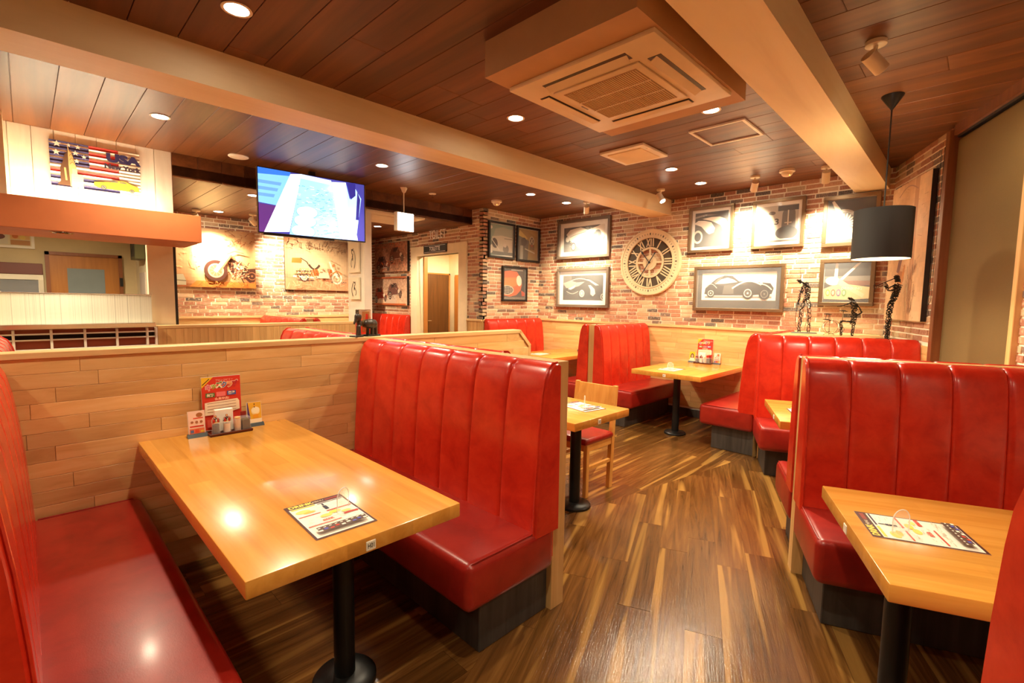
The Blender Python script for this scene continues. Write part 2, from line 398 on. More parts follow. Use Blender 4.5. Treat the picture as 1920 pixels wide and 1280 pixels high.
# whitewashed plank wall over the counter
wusa = wall('wall_counter', -3.1, 5.35, 0, 4.09, 2.05, ZC + .01, .10, 'white_plank')
wp = MB().box(-.0625, .0625, -.012, .004, 2.05, ZC, .0015).mesh('wall_plank', M['white_plank'])
for k in range(11): link('wall_plank', wp, wusa, (4.026 - .1285 * k, 0, 0))
# toilet passage behind the doorway
struct(MB().box(XT + .08, 5.66, 7.2, 7.26, 0, 2.5).box(XT + .08, 5.66, 5.2, 7.26, 2.42, 2.48).obj('wall_passage', M['cream']))
spot((5.15, 6.2, 2.38), (5.25, 6.7, 0), 75, 150, .8)
# ------------------------------------------------------------------ booths
BACKP = [(.155, .40), (.150, .52), (.140, .70), (.128, .86), (.112, 1.00), (.098, 1.07), (.078, 1.115), (.048, 1.138), (.018, 1.140), (.002, 1.130)]
def channel_mesh():
    b = MB(); ts = (0, .012, .035, .07, .13, .25, .5, .75, .87, .93, .965, .988, 1); rows = []
    for t in ts:
        d = abs(2 * t - 1) ** 12 * .009; ring = []
        for i, (y, z) in enumerate(BACKP):
            p, q = BACKP[max(i - 1, 0)], BACKP[min(i + 1, len(BACKP) - 1)]
            ny, nz = (q[1] - p[1]), -(q[0] - p[0]); n = math.hypot(ny, nz)
            ring.append(b.bm.verts.new((t - .5, y - d * ny / n, z - d * nz / n)))
        ring.append(b.bm.verts.new((t - .5, .001, .40))); rows.append(ring)
    for a, c in zip(rows, rows[1:]):
        for k in range(len(a)): b.bm.faces.new((a[k], a[(k + 1) % len(a)], c[(k + 1) % len(a)], c[k]))
    b.bm.faces.new(rows[0]); b.bm.faces.new(rows[-1][::-1])
    return b.mesh('back_channel', M['leather_c'], True, 55)
CHAN = channel_mesh()
def bench(x, y, rot, L, n, aisle, label, group=None, depth=.52):
    """local x along the bench, local y towards the sitter; aisle: 0 = end at x 0 is open, 1 = end at x L"""
    e = empty('booth_bench', (x, y, 0), rot, label, 'bench', group)
    k0, k1 = (.06, 0) if aisle == 0 else (0, .06)
    MB().box(k0, L - k1, 0, depth - .11, 0, .235, .004).obj('kick_base', M['kick'], e)
    s = MB().box(0, L, .02, depth, .228, .425, .034, 4).obj('seat', M['seat'], e, smooth=True, angle=60)
    MB().tube([(.012, .16, .423), (.012, depth - .035, .421), (.03, depth - .012, .409), (L - .03, depth - .012, .409), (L - .012, depth - .035, .421), (L - .012, .16, .423)], .0035, 5).obj('seat_piping', M['seat'], s, smooth=True)
    bk = MB().box(.03, L - .03, .0, .06, .26, 1.10).obj('backrest', M['leather'], e)
    w = L / n
    for i in range(n): link('back_channel', CHAN, bk, ((i + .5) * w, 0, 0), (0, 0, 0), (w - .001, 1, 1))
    pp = [(.012 if aisle == 0 else L - .012, a + .001, b + .001) for a, b in BACKP[:9]]
    MB().tube(pp, .0042, 6).obj('back_piping', M['leather'], bk, smooth=True)
    return e
H90 = PI / 2
bench(1.61, 1.28, H90, 1.595, 7, 0, 'red booth bench beside the table marked H01, under the elephant ornament')
bench(-.17, 2.875, -H90, 1.595, 7, 1, 'red booth bench facing the one under the elephant, across table H01')
bench(1.70, 2.875, -H90, 1.135, 5, 1, 'red booth bench facing the wooden chair')
bench(1.61, 2.985, H90, 1.27, 6, 1, 'red booth bench behind the planked partition, below the television')
bench(1.70, 4.255, -H90, 1.27, 6, 0, 'red booth bench behind the planked partition, facing the toilet door')
bench(-.17, 4.255, -H90, 1.27, 6, 0, 'red booth bench behind the planked partition, nearest the counter with white rails')
bench(XW - .026, 3.22, PI, 1.106, 6, 1, 'red booth bench under the round wall clock')
bench(4.618, 3.31, 0, 1.106, 6, 0, 'red booth bench under the two taupe-framed car pictures, back to the clock bench')
bench(XW - .026, YP - .026, PI, 1.155, 6, 1, 'red booth bench against the brick pillar with three black-framed pictures')
bench(4.60, 1.42, 0, 1.124, 6, 0, 'red booth bench below the wide framed side view of a coupe')
def benchR(r, s, face, label, L=1.145):
    if face < 0: x, y = RS(r, s - L); return bench(x, y, TH + H90, L, 6, 1, label)
    x, y = RS(r, s); return bench(x, y, TH - H90, L, 6, 0, label)
benchR(4.76, -.505, -1, 'red booth bench in front of the wire figures shelf')
benchR(2.87, -.505, 1, 'red booth bench facing the wire figures shelf')
benchR(2.78, -.505, -1, 'red booth bench by the olive blind, beside the table with an arched clear holder')
benchR(.935, -.505, 1, 'red booth bench across the table with an arched clear holder, facing the wire figures')
bench(XT - .026, 6.87, H90, 1.2, 6, 0, 'red booth bench under the two vintage car canvases by the toilet door')
bench(2.47, 6.05, H90, 1.42, 7, 0, 'red booth bench by the motorcycle wall with its back to the dog pictures')
bench(2.56, 7.47, -H90, 1.42, 7, 1, 'red booth bench by the motorcycle wall facing the dog pictures')
def divider(poly, z1, label, name='booth_divider', z0=0):
    o = MB().prism(poly, z0, z1).obj(name, M['oak_v']); return tag(o, label, 'divider', 'oak panels between bench backs')
divider([(1.612, 1.315), (1.698, 1.315), (1.698, 2.88), (1.612, 2.88)], 1.136, 'oak panel with a broad end between the two benches under the elephant')
divider([(1.612, 2.99), (1.698, 2.99), (1.698, 4.23), (1.612, 4.23)], 1.136, 'oak panel between bench backs behind the planked partition, below the television')
divider([(-.258, 1.315), (-.172, 1.315), (-.172, 2.88), (-.258, 2.88)], 1.136, 'oak panel behind the bench that faces the elephant bench')
divider([(4.645, 3.222), (XW - .01, 3.222), (XW - .01, 3.308), (4.645, 3.308)], 1.136, 'oak panel between the clock bench and the bench behind it')
divider([RS(2.782, -.515), RS(2.782, -1.65), RS(2.868, -1.65), RS(2.868, -.515)], 1.136, 'slim oak panel between the two benches by the olive blind')
divider([RS(.847, -.515), RS(.847, -1.65), RS(.933, -1.65), RS(.933, -.515)], 1.136, 'oak panel behind the bench that faces the wire figures')
divider([(2.472, 6.07), (2.558, 6.07), (2.558, 7.47), (2.472, 7.47)], 1.136, 'oak panel between the two benches by the motorcycle wall')
# wedge shelf between the skewed rows
we = empty('wedge_shelf', (5.1, 1.0, 0), 0, 'triangular oak shelf carrying three black wire figures', 'shelf')
wpoly = [(4.575, 1.418), RS(4.762, -.52), RS(4.762, -1.64), (5.735, .70), (5.735, 1.418)]
MB().prism([(a - 5.1, b - 1.0) for a, b in wpoly], 1.09, 1.122).obj('shelf_top', M['oak_x'], we)
MB().prism([(a - 5.1, b - 1.0) for a, b in ((4.57, 1.418), RS(4.763, -.52), RS(4.79, -.53), (4.62, 1.40))], 0.02, 1.118).obj('end_post', M['oak_v'], we)
MB().prism([(a - 5.1, b - 1.0) for a, b in ((4.64, 1.39), RS(4.82, -.56), RS(4.82, -1.6), (5.7, .75), (5.7, 1.39))], 0.0, 1.09).obj('shelf_body', M['oak_v'], we)
# partitions
def partition(x0, x1, y0, y1, z, label, horizontal, chamfer=0, seed=2):
    e = empty('booth_partition', (x0, y0, 0), 0, label, 'partition'); L = x1 - x0; t = y1 - y0; c = chamfer
    prof = [(0, 0), (L - .03, 0), (L - .03, z - .03 - c), (L - .03 - c, z - .03), (0, z - .03)]
    MB().prism(prof, 0, t - .02).xf(Matrix.Translation((0, t - .01, 0)) @ RX90).obj('core', M['oak_x'], e)
    if horizontal: strips(e, L - .03, .10, z - .03, .010, seed, lim=lambda zz: L - .03 - max(0, zz + .033 - (z - .03 - c)))
    else: uprights(e, 0, L, .1, z - .03, .010)
    MB().box(0, L - c - .008, -.004, t, z - .03, z, .003).obj('top_cap', M['oak_x'], e)
    if c:
        MB().prism([(L - c - .012, z), (L, z - c - .012), (L - .03, z - c - .022), (L - c - .022, z - .03)], -t, .004).xf(RX90).obj('slanted_cap', M['oak_x'], e)
        MB().box(L - .03, L, -.004, t, 0, z - c - .014, .003).obj('end_cap', M['oak_v'], e)
    return e
partition(-.26, 3.17, 2.885, 2.985, 1.150, 'low planked oak partition with a slanted end, behind table H01', True, .125)
partition(.82, 2.88, 5.27, 5.37, 1.132, 'low oak partition of upright strips beside the striped counter screen', False)
# ------------------------------------------------------------------ tables
def text_mesh(s, size=.03, bold=0, align='CENTER', extrude=0):
    cu = bpy.data.curves.new('lettering', 'FONT'); cu.body = s; cu.size = size; cu.align_x = align; cu.align_y = 'CENTER'; cu.offset = bold; cu.extrude = extrude
    cu.resolution_u = 3
    o = bpy.data.objects.new('lettering', cu); COL.objects.link(o)
    me = bpy.data.meshes.new_from_object(o.evaluated_get(bpy.context.evaluated_depsgraph_get()))
    bpy.data.objects.remove(o); bpy.data.curves.remove(cu); return me
INKB = plain('black_ink', (.01, .01, .01), .5); M['label'] = plain('plate_plastic', srgb(244, 236, 216), .4)
def lettering(name, s, size, mat, parent, loc, rot, bold=0, extrude=0, sx=1):
    me = text_mesh(s, size, bold, 'CENTER', extrude); me.materials.clear(); me.materials.append(mat)
    return link(name, me, parent, loc, rot, (sx, 1, 1))
def table(x, y, rz, w, L, leg, label, plate, platex=None, z=.69, lx=0):
    """local y runs from the aisle edge (0) to the wall (L), x across"""
    e = empty('dining_table', (x, y, 0), rz, label, 'table')
    MB().box(-w / 2, w / 2, 0, L, z - .05, z, .004, 2).obj('table_top', M['table'], e, smooth=True, angle=30)
    MB().cyl((lx, leg, .02), (lx, leg, z - .05), .037, seg=24).obj('pillar_leg', M['black'], e, smooth=True)
    MB().lathe([(.0, .032), (.05, .032), (.105, .022), (.112, .014), (.112, 0), (0, 0)], (lx, leg, 0), 32).obj('leg_base', M['black'], e, smooth=True)
    px = platex if platex is not None else 0
    p = MB().box(px - .016, px + .016, -.0025, .002, z - .044, z - .014, .0045, 2).obj('number_plate', M['label'], e)
    if plate: lettering('plate_lettering', plate, .021, INKB, p, (px, -.0031, z - .029), (PI / 2, 0, 0), .0003, 0, .68)
    return e
T1 = table(.695, 1.268, 0, .69, 1.615, .32, 'honey wood table with plate H01, in front of the planked partition', 'H01', 0, lx=.065)
T2 = table(2.52, 1.66, 0, .60, 1.22, .27, 'honey wood table with the wooden chair pulled up to it', 'K2', -.05, lx=.075)
T3 = table(4.565, 2.30, -H90, .76, 1.162, .30, 'honey wood table below the round wall clock', 'K1', 0)
T4 = table(4.62, 4.19, -H90, .72, 1.106, .30, 'honey wood table by the brick pillar with three black-framed pictures', '', 0)
T5 = table(*RS(3.66, -.50), TH + PI, .74, 1.15, .30, 'honey wood table in front of the wire figures shelf', '', .12)
T6 = table(*RS(1.81, -.49), TH + PI, .72, 1.16, .15, 'honey wood table with a menu under a standing clear holder, near the olive blind', '', -.03)
# ------------------------------------------------------------------ wooden chair
CW = wood('beech_chair_wood', srgb(204, 140, 62), srgb(222, 160, 78), srgb(234, 178, 96), 2, .35, 1, .02)
ch = empty('dining_chair', (2.93, 2.13, 0), 0, 'light beech chair with a dark red padded seat, drawn up to a table', 'chair')
for sy in (-1, 1):
    MB().prism([(.11, 0), (.15, 0), (.165, .42), (.195, .77), (.168, .77), (.13, .42)], sy * .175 - .016, sy * .175 + .016).xf(RX90).obj('rear_leg', CW, ch)
    MB().box(-.19, -.155, sy * .175 - .016, sy * .175 + .016, 0, .385, .003).obj('front_leg', CW, ch)
    MB().box(-.16, .12, sy * .175 - .011, sy * .175 + .011, .20, .225, .002).obj('stretcher', CW, ch)
    MB().box(-.16, .14, sy * .175 - .011, sy * .175 + .011, .335, .385, .002).obj('seat_rail', CW, ch)
for xx in (-.183, .128): MB().box(xx, xx + .02, -.16, .16, .335, .385, .002).obj('cross_rail', CW, ch)
MB().box(-.205, .15, -.195, .195, .383, .43, .018, 3).obj('seat_pad', M['seat'], ch, smooth=True, angle=60)
MB().box(-.011, .011, -.19, .19, .53, .775, .003, m=Matrix.Translation((.055, 0, 0)) @ Matrix.Rotation(.17, 4, 'Y')).obj('backrest', CW, ch)
# ------------------------------------------------------------------ ceiling fixtures
M['label2'] = plain('bright_white_plastic', (.92, .90, .85), .45)
ringm = MB().lathe([(.050, 0), (.062, 0), (.064, -.004), (.058, -.006), (.050, -.004), (.050, 0)], seg=28, cap=False).mesh('trim_ring', M['white'], True)
lensm = MB().lathe([(0, -.002), (.051, -.002)], seg=28).mesh('lens', M['lamp'])
def downlight(x, y, z, label, group):
    e = empty('recessed_downlight', (x, y, z), 0, label, 'downlight', group)
    link('trim_ring', ringm, e); link('lens', lensm, e, (0, 0, -.0005))
DLAB = ['over table H01', 'in front of the ribbed flag sign', 'between the television and the pale beam', 'beside the ceiling air conditioner', 'over the table by the brick pillar',
        'close to the upper taupe-framed car picture', 'next to the square vent panel', 'between the vent panel and the clock wall', 'between the air conditioner and the access hatch']
for k, (x, y) in enumerate(DOWN):
    if k < len(DLAB): downlight(x, y, ZC, 'lit round downlight in the dark board ceiling, ' + DLAB[k], 'downlights in the main ceiling')
    else: downlight(x, y, ZC, 'lit round downlight in the ceiling above the near end of the room', 'downlights in the main ceiling')
for (x, y), q in zip(LOWD, ('beside the television', 'over the chopper canvas', 'added to light the vintage car canvases')): downlight(x, y, ZL, 'lit round downlight in the lowered ceiling ' + q, 'downlights in the lowered ceiling')
def spotlight(x, y, z, target, label, energy=90, angle=60, lit=True, color=WARM):
    e = empty('ceiling_spotlight', (x, y, z), 0, label, 'spotlight')
    MB().lathe([(0, 0), (.045, 0), (.045, -.018), (.042, -.02), (0, -.02)], seg=24).obj('mount', M['offwhite'], e, smooth=True)
    MB().cyl((0, 0, -.018), (0, 0, -.075), .009, seg=12).obj('stem', M['offwhite'], e, smooth=True)
    d = (Vector(target) - Vector((x, y, z - .1))).normalized(); c = Vector((0, 0, -.095))
    a, b = c - d * .05, c + d * .055
    h = MB().cyl(a, b, .034, seg=24).obj('lamp_head', M['offwhite'], e, smooth=True)
    MB().cyl(b - d * .001, b + d * .0015, .029, seg=24).obj('lens', M['lamp'], h)
    if lit: spot(Vector((x, y, z)) + b + d * .012, target, energy, angle, .9, color, .028)
spotlight(5.15, 3.76, ZC, (5.72, 4.18, 1.98), 'white ceiling spotlight aimed between the two taupe-framed car pictures', 170, 70)
spotlight(5.13, 2.72, ZC, (4.9, 1.5, .9), 'white ceiling spotlight beside the pale beam above the clock', 45, 70)
spotlight(5.227, 1.747, ZC, (5.74, 2.02, 2.12), 'white ceiling spotlight above the two square car pictures', 190, 70)
spotlight(5.297, 1.146, ZC, (5.74, 1.26, 1.92), 'white ceiling spotlight above the propeller pictures', 160, 75)
spotlight(2.985, .473, ZC, (4.05, -.25, 1.7), 'white ceiling spotlight beside the wide pale beam, turned to the blind', 30, 80)
spotlight(1.563, 7.15, ZL, (1.9, 7.49, 1.85), 'white ceiling spotlight over the chopper motorcycle canvas', 150, 75)
spotlight(2.142, 6.9, ZL, (2.9, 7.49, 1.80), 'white ceiling spotlight over the touring motorcycle canvas', 160, 75)
# extra fitting behind the fascia lights the touring motorcycle
# air conditioner
ac = empty('ceiling_air_conditioner', (2.255, 1.447, ZC), 0, 'boxed ceiling cassette air conditioner between the two pale beams', 'air conditioner')
MB().box(-.575, .575, -.428, .428, -.175, .0).obj('casing', M['tan'], ac)
ACW = plain('aged_white_plastic', srgb(222, 200, 162), .45)
O = .415
panel = MB().box(-O, O, -O, O, -.197, -.174, .006, 2).obj('face_panel', ACW, ac, smooth=True, angle=30)
MB().box(-.250, .250, -.250, .250, -.207, -.196, .005, 2).obj('grille_frame', ACW, ac, smooth=True, angle=30)
gm = MB().box(-.205, .205, -.0022, .0022, -.2105, -.206).mesh('grille_bar', plain('grille_shade', srgb(206, 176, 132), .6))
gr = MB().box(-.212, .212, -.212, .212, -.2082, -.2065).obj('intake_grille', plain('grille_dark', srgb(164, 130, 88), .7), ac)
for k in range(34): link('grille_bar', gm, gr, (0, -.205 + k * .0124, 0))
for xx in (-.07, .07): MB().box(xx - .003, xx + .003, -.212, .212, -.2115, -.207).obj('grille_rib', ACW, gr)
for k in range(4):
    mz = Matrix.Rotation(k * H90, 4, 'Z')
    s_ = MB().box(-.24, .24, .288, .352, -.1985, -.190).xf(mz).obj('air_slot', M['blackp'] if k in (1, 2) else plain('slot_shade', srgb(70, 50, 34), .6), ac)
    MB().box(-.235, .235, -.024, .024, -.0015, .0015, m=mz @ Matrix.Translation((0, .318, -.204)) @ Matrix.Rotation(.5 if k in (1, 2) else 0, 4, 'X')).obj('flap', ACW, s_)
MB().box(-.03, .03, .226, .234, -.2085, -.206).obj('badge', plain('badge_grey', (.2, .18, .16), .4, .4), ac)
# vent, hatch, sensors
vt = empty('ceiling_vent_panel', (3.77, 2.267, ZC), 0, 'square off-white ceiling vent panel', 'vent')
MB().box(-.215, .215, -.21, .21, -.022, 0, .006, 2).obj('frame', M['label2'], vt)
MB().box(-.165, .165, -.16, .16, -.030, -.02, .004).obj('cover', plain('vent_cover', srgb(232, 212, 174), .5), vt)
MB().cyl((-.12, -.19, -.0235), (-.12, -.19, -.021), .008).obj('screw', M['steel'], vt)
hf = empty('ceiling_hatch', (3.775, 1.485, ZC), 0, 'thin cream-framed access hatch set in the ceiling boards', 'hatch')
b = MB()
for a in ((-.21, .21, -.20, -.18), (-.21, .21, .18, .20)): b.box(a[0], a[1], a[2], a[3], -.012, .001)
for a in ((-.21, -.19, -.18, .18), (.19, .21, -.18, .18)): b.box(a[0], a[1], a[2], a[3], -.012, .001)
b.obj('frame', M['label2'], hf)
MB().box(-.195, .195, -.18, .18, -.003, .001).obj('door_panel', M['ceil'], hf)
for x, y, lab in ((5.179, 1.444, 'round white dome sensor on the ceiling near the propeller pictures'), (4.348, 4.604, 'round white dome sensor on the ceiling by the brick pillar')):
    e = empty('ceiling_sensor', (x, y, ZC), 0, lab, 'sensor')
    MB().lathe([(0, 0), (.068, 0), (.068, -.022), (.062, -.026), (0, -.026)], seg=28).obj('base', M['offwhite'], e, smooth=True)
    MB().lathe([(.05, -.024), (.047, -.045), (.034, -.060), (.016, -.067), (0, -.068)], seg=28).obj('dome', M['offwhite'], e, smooth=True)
    MB().ball((-.02, -.028, -.058), .006, 8).obj('indicator', emit('indicator_glow', (1, .35, .05), 3), e)
e = empty('ceiling_speaker', (1.446, 5.004, ZC), 0, 'flat round white ceiling speaker near the television', 'speaker')
MB().lathe([(0, 0), (.085, 0), (.085, -.006), (.078, -.010), (0, -.010)], seg=32).obj('rim', M['white'], e, smooth=True)
MB().lathe([(0, -.0105), (.07, -.0105), (.066, -.013), (0, -.014)], seg=32).obj('mesh_cover', M['offwhite'], e, smooth=True)
e = empty('sprinkler_head', (3.558, 4.907, ZC), 0, 'small metal sprinkler head on a round plate', 'sprinkler')
MB().lathe([(0, 0), (.045, 0), (.040, -.008), (0, -.010)], seg=24).obj('plate', M['offwhite'], e, smooth=True)
MB().cyl((0, 0, -.008), (0, 0, -.045), .006).obj('stem', M['steel'], e); MB().cyl((0, 0, -.044), (0, 0, -.048), .016).obj('deflector', M['steel'], e)
e = empty('ceiling_panel_unit', (3.35, 5.72, ZL), 0, 'flat pale ceiling cassette panel in the lowered ceiling by the exit sign', 'vent')
MB().box(-.42, .42, -.36, .36, -.03, 0, .006).obj('frame', M['offwhite'], e); MB().box(-.26, .26, -.22, .22, -.036, -.029, .004).obj('cover', M['offwhite'], e)
# pendant lamp
pl = empty('pendant_lamp', (3.80, .497, ZC), 0, 'black drum-shade pendant lamp on a long black cord', 'lamp')
MB().lathe([(0, 0), (.058, 0), (.058, -.006), (.006, -.085), (0, -.085)], seg=28).obj('ceiling_cone', M['blackp'], pl, smooth=True)
MB().cyl((0, 0, -.08), (0, 0, -.70), .0042, seg=10).obj('cord', M['blackp'], pl)
SH = NT('black_shade_fabric').set(.75); SH.col((.018, .017, .016))
SW = NT('white_shade_lining').set(.8); SW.col(srgb(250, 236, 206))
R1, z1, z0 = .152, -.688, -.992
for nm, prof, mt in (('shade', [(R1, z0), (R1 + .002, z0), (R1 + .002, z1), (R1 - .001, z1)], SH.m), ('shade_lining', [(R1 - .002, z1), (R1 - .002, z0 + .001), (R1 - .0005, z0)], SW.m)):
    q = MB(); rings = []
    for r_, z_ in prof: rings.append([q.bm.verts.new((r_ * math.cos(2 * PI * k / 56), r_ * math.sin(2 * PI * k / 56), z_)) for k in range(56)])
    for a, c in zip(rings, rings[1:]):
        for k in range(56): q.bm.faces.new((a[k], a[(k + 1) % 56], c[(k + 1) % 56], c[k]))
    part = q.obj(nm, mt, pl, smooth=True)
for k in range(3):
    a = k * 2 * PI / 3; MB().tube([(0, 0, -.70), (R1 * math.cos(a), R1 * math.sin(a), -.695)], .002, 5).obj('shade_spoke', M['steel'], pl)
MB().cyl((0, 0, -.69), (0, 0, -.76), .018).obj('lamp_holder', M['blackp'], pl)
MB().ball((0, 0, -.80), .042, 20).obj('bulb', emit('bulb_glow', (1, .82, .55), 30), pl, smooth=True)
MB().lathe([(0, -.955), (R1 - .004, -.955), (R1 - .004, -.958), (0, -.958)], seg=48).obj('diffuser', emit('diffuser_glow', (1, .86, .62), 4.5), pl)
spot((3.80, .497, ZC - .965), (3.80, .497, 0), 32, 150, .6, radius=.11)
# hanging exit light box: blank lit face
ex = empty('hanging_exit_light', (3.153, 4.91, ZC), 0, 'white lit box sign hanging on a rod from the ceiling', 'sign')
MB().cyl((0, 0, 0), (0, 0, -.055), .05, .02, 4).obj('ceiling_cone', M['offwhite'], ex)
MB().cyl((0, 0, -.05), (0, 0, -.285), .007, seg=10).obj('rod', M['offwhite'], ex)
MB().box(-.115, .115, -.03, .03, -.50, -.285, .004).obj('sign_box', M['offwhite'], ex)
MB().box(-.10, .112, -.034, -.029, -.495, -.295, .002).obj('lit_face', emit('exit_face_glow', (.95, .97, 1), 7), ex)
# television
tv = empty('television', (2.13, 4.96, 2.015), math.radians(-5), 'flat television showing a pale blue picture, hung from the ceiling', 'television')
MB().box(-.535, .535, 0, .045, 0, .625, .006, 2).obj('case', M['blackp'], tv)
MB().box(-.537, -.534, -.002, .03, 0, .625).box(.534, .537, -.002, .03, 0, .625).obj('side_edge', M['steel'], tv)
MB().box(-.20, .20, .045, .075, .10, .50, .004).obj('rear_cover', M['blackp'], tv)
MB().box(-.03, .03, .06, .10, .45, .675).obj('ceiling_pole', M['blackp'], tv)
MB().box(-.48, .20, .01, .05, -.012, .0, .002).obj('lower_lip', M['blackp'], tv)
# ------------------------------------------------------------------ prints and pictures
class Pr:
    """flat print: coloured polygons on a sheet w x h, origin at lower left, facing local -y"""
    def __init__(s, w, h): s.w, s.h, s.v, s.f, s.c, s.k = w, h, [], [], [], 0
    def poly(s, pts, c, layer=None):
        s.k += 1; y = -(.00012 * (s.k if layer is None else layer)); n = len(s.v)
        s.v += [(min(max(u, 0), 1) * s.w - s.w / 2, y, min(max(v, 0), 1) * s.h) for u, v in pts]; s.f.append(tuple(range(n, n + len(pts)))); s.c.append(c); return s
    def rect(s, u0, v0, u1, v1, c): return s.poly([(u0, v0), (u1, v0), (u1, v1), (u0, v1)], c)
    def ell(s, u, v, ru, rv, c, n=28, a0=0, a1=2 * PI, rot=0):
        A = s.w / s.h; pts = []
        for k in range(n + (a1 - a0 < 6.28)):
            t = a0 + (a1 - a0) * k / n; x, y = ru * math.cos(t), rv / A * math.sin(t) if False else rv * math.sin(t)
            X, Y = x * s.w, y * s.h; pts.append((u + (X * math.cos(rot) - Y * math.sin(rot)) / s.w, v + (X * math.sin(rot) + Y * math.cos(rot)) / s.h))
        return s.poly(pts, c)
    def disc(s, u, v, r, c, n=28): return s.ell(u, v, r, r * s.w / s.h, c, n)
    def line(s, pts, t, c):
        for (a, b), (d, e) in zip(pts, pts[1:]):
            X, Y = (d - a) * s.w, (e - b) * s.h; L = math.hypot(X, Y) or 1; nx, ny = -Y / L * t / 2, X / L * t / 2
            s.poly([(a + nx / s.w, b + ny / s.h), (a - nx / s.w, b - ny / s.h), (d - nx / s.w, e - ny / s.h), (d + nx / s.w, e + ny / s.h)], c)
        return s
    def curve(s, fn, t, c, n=14): return s.line([fn(k / n) for k in range(n + 1)], t, c)
    def wheel(s, u, v, r, tyre, rim, hub=None, asp=1, spokes=0):
        s.ell(u, v, r * asp, r * s.w / s.h, tyre); s.ell(u, v, r * asp * .68, r * .68 * s.w / s.h, rim); s.ell(u, v, r * asp * .55, r * .55 * s.w / s.h, hub or tyre)
        for k in range(spokes):
            a = 2 * PI * k / spokes; s.line([(u, v), (u + math.cos(a) * r * .55 * asp, v + math.sin(a) * r * .55 * s.w / s.h)], .004 * s.w * 2, rim)
        s.ell(u, v, r * asp * .16, r * .16 * s.w / s.h, rim); return s
    def grad(s, fn, nx=16, ny=12, seed=1, jit=.0, u0=0, v0=0, u1=1, v1=1):
        r = random.Random(seed); s.k += 1; k0 = s.k
        for i in range(nx):
            for j in range(ny):
                a, b = u0 + (u1 - u0) * i / nx, v0 + (v1 - v0) * j / ny; da, db = (u1 - u0) / nx, (v1 - v0) / ny
                c = fn((i + .5) / nx, (j + .5) / ny); q = 1 + r.uniform(-jit, jit)
                s.poly([(a, b), (a + da, b), (a + da, b + db), (a, b + db)], tuple(min(1, x * q) for x in c), k0)
        s.k = k0; return s
    def scrib(s, u0, v0, u1, v1, cols, n=60, ln=.05, t=.006, seed=1):
        r = random.Random(seed)
        for _ in range(n):
            u, v, a = r.uniform(u0, u1), r.uniform(v0, v1), r.uniform(0, PI); l = ln * r.uniform(.3, 1)
            s.line([(u, v), (u + l * math.cos(a), v + l * math.sin(a) * s.w / s.h)], t * r.uniform(.5, 1.2), r.choice(cols))
        return s
    def text(s, t, u, v, size, c, bold=0, sx=1, rot=0):
        me = text_mesh(t, size, bold); s.k += 1; y = -.00012 * s.k; n = len(s.v); cr, sr = math.cos(rot), math.sin(rot)
        for q in me.vertices:
            X, Y = q.co.x * sx, q.co.y
            s.v.append((u * s.w - s.w / 2 + X * cr - Y * sr, y, v * s.h + X * sr + Y * cr))
        for p in me.polygons: s.f.append(tuple(n + i for i in p.vertices)); s.c.append(c)
        bpy.data.meshes.remove(me); return s
    def obj(s, name, parent, loc, mat='ink', rot=(0, 0, 0), warp=None):
        if warp: s.v = [(x, y + warp(x, z), z) for x, y, z in s.v]
        me = bpy.data.meshes.new(name); me.from_pydata(s.v, [], s.f); at = me.color_attributes.new('Col', 'FLOAT_COLOR', 'CORNER')
        i = 0
        for f, c in zip(s.f, s.c):
            for _ in f: at.data[i].color = (*c, 1); i += 1
        me.materials.append(M[mat] if isinstance(mat, str) else mat); return link(name, me, parent, loc, rot)
g = lambda v: srgb(v, v, v)
def sep(v): return srgb(v, v * .94, v * .84)
def picture(name, x, y, z, rz, w, h, fw, depth, fmat, label, cat, draw, border=0, paper=None, glazed=True, group=None, recess=.004, canvas=None):
    e = empty(name, (x, y, z), rz, label, cat, group)
    if canvas:
        MB().box(-w / 2, w / 2, -depth, 0, 0, h, .002).obj('canvas', canvas, e)
        draw(Pr(w - .002, h - .002)).obj('painting', e, (0, -depth - .0003, .001)); return e
    for a in ((-w / 2, w / 2, 0, fw), (-w / 2, w / 2, h - fw, h)):
        MB().box(a[0], a[1], -depth, 0, a[2], a[3], .0025).obj('frame_rail', fmat, e)
    for a in ((-w / 2, -w / 2 + fw), (w / 2 - fw, w / 2)):
        MB().box(a[0], a[1], -depth, 0, fw, h - fw, .0025).obj('frame_rail', fmat, e)
    MB().box(-w / 2 + fw * .5, w / 2 - fw * .5, -.006, 0, fw * .5, h - fw * .5).obj('backing', paper or M['white'], e)
    iw, ih = w - 2 * fw - 2 * border, h - 2 * fw - 2 * border
    draw(Pr(iw, ih)).obj('photo_print', e, (0, -.0068, fw + border))
    if glazed: MB().box(-w / 2 + fw * .8, w / 2 - fw * .8, -depth + recess, -depth + recess + .002, fw * .8, h - fw * .8).obj('glazing', M['pglass'], e)
    return e
M['pglass'] = glass('picture_glass', alpha=.06)
K, Wt = sep(34), sep(236)
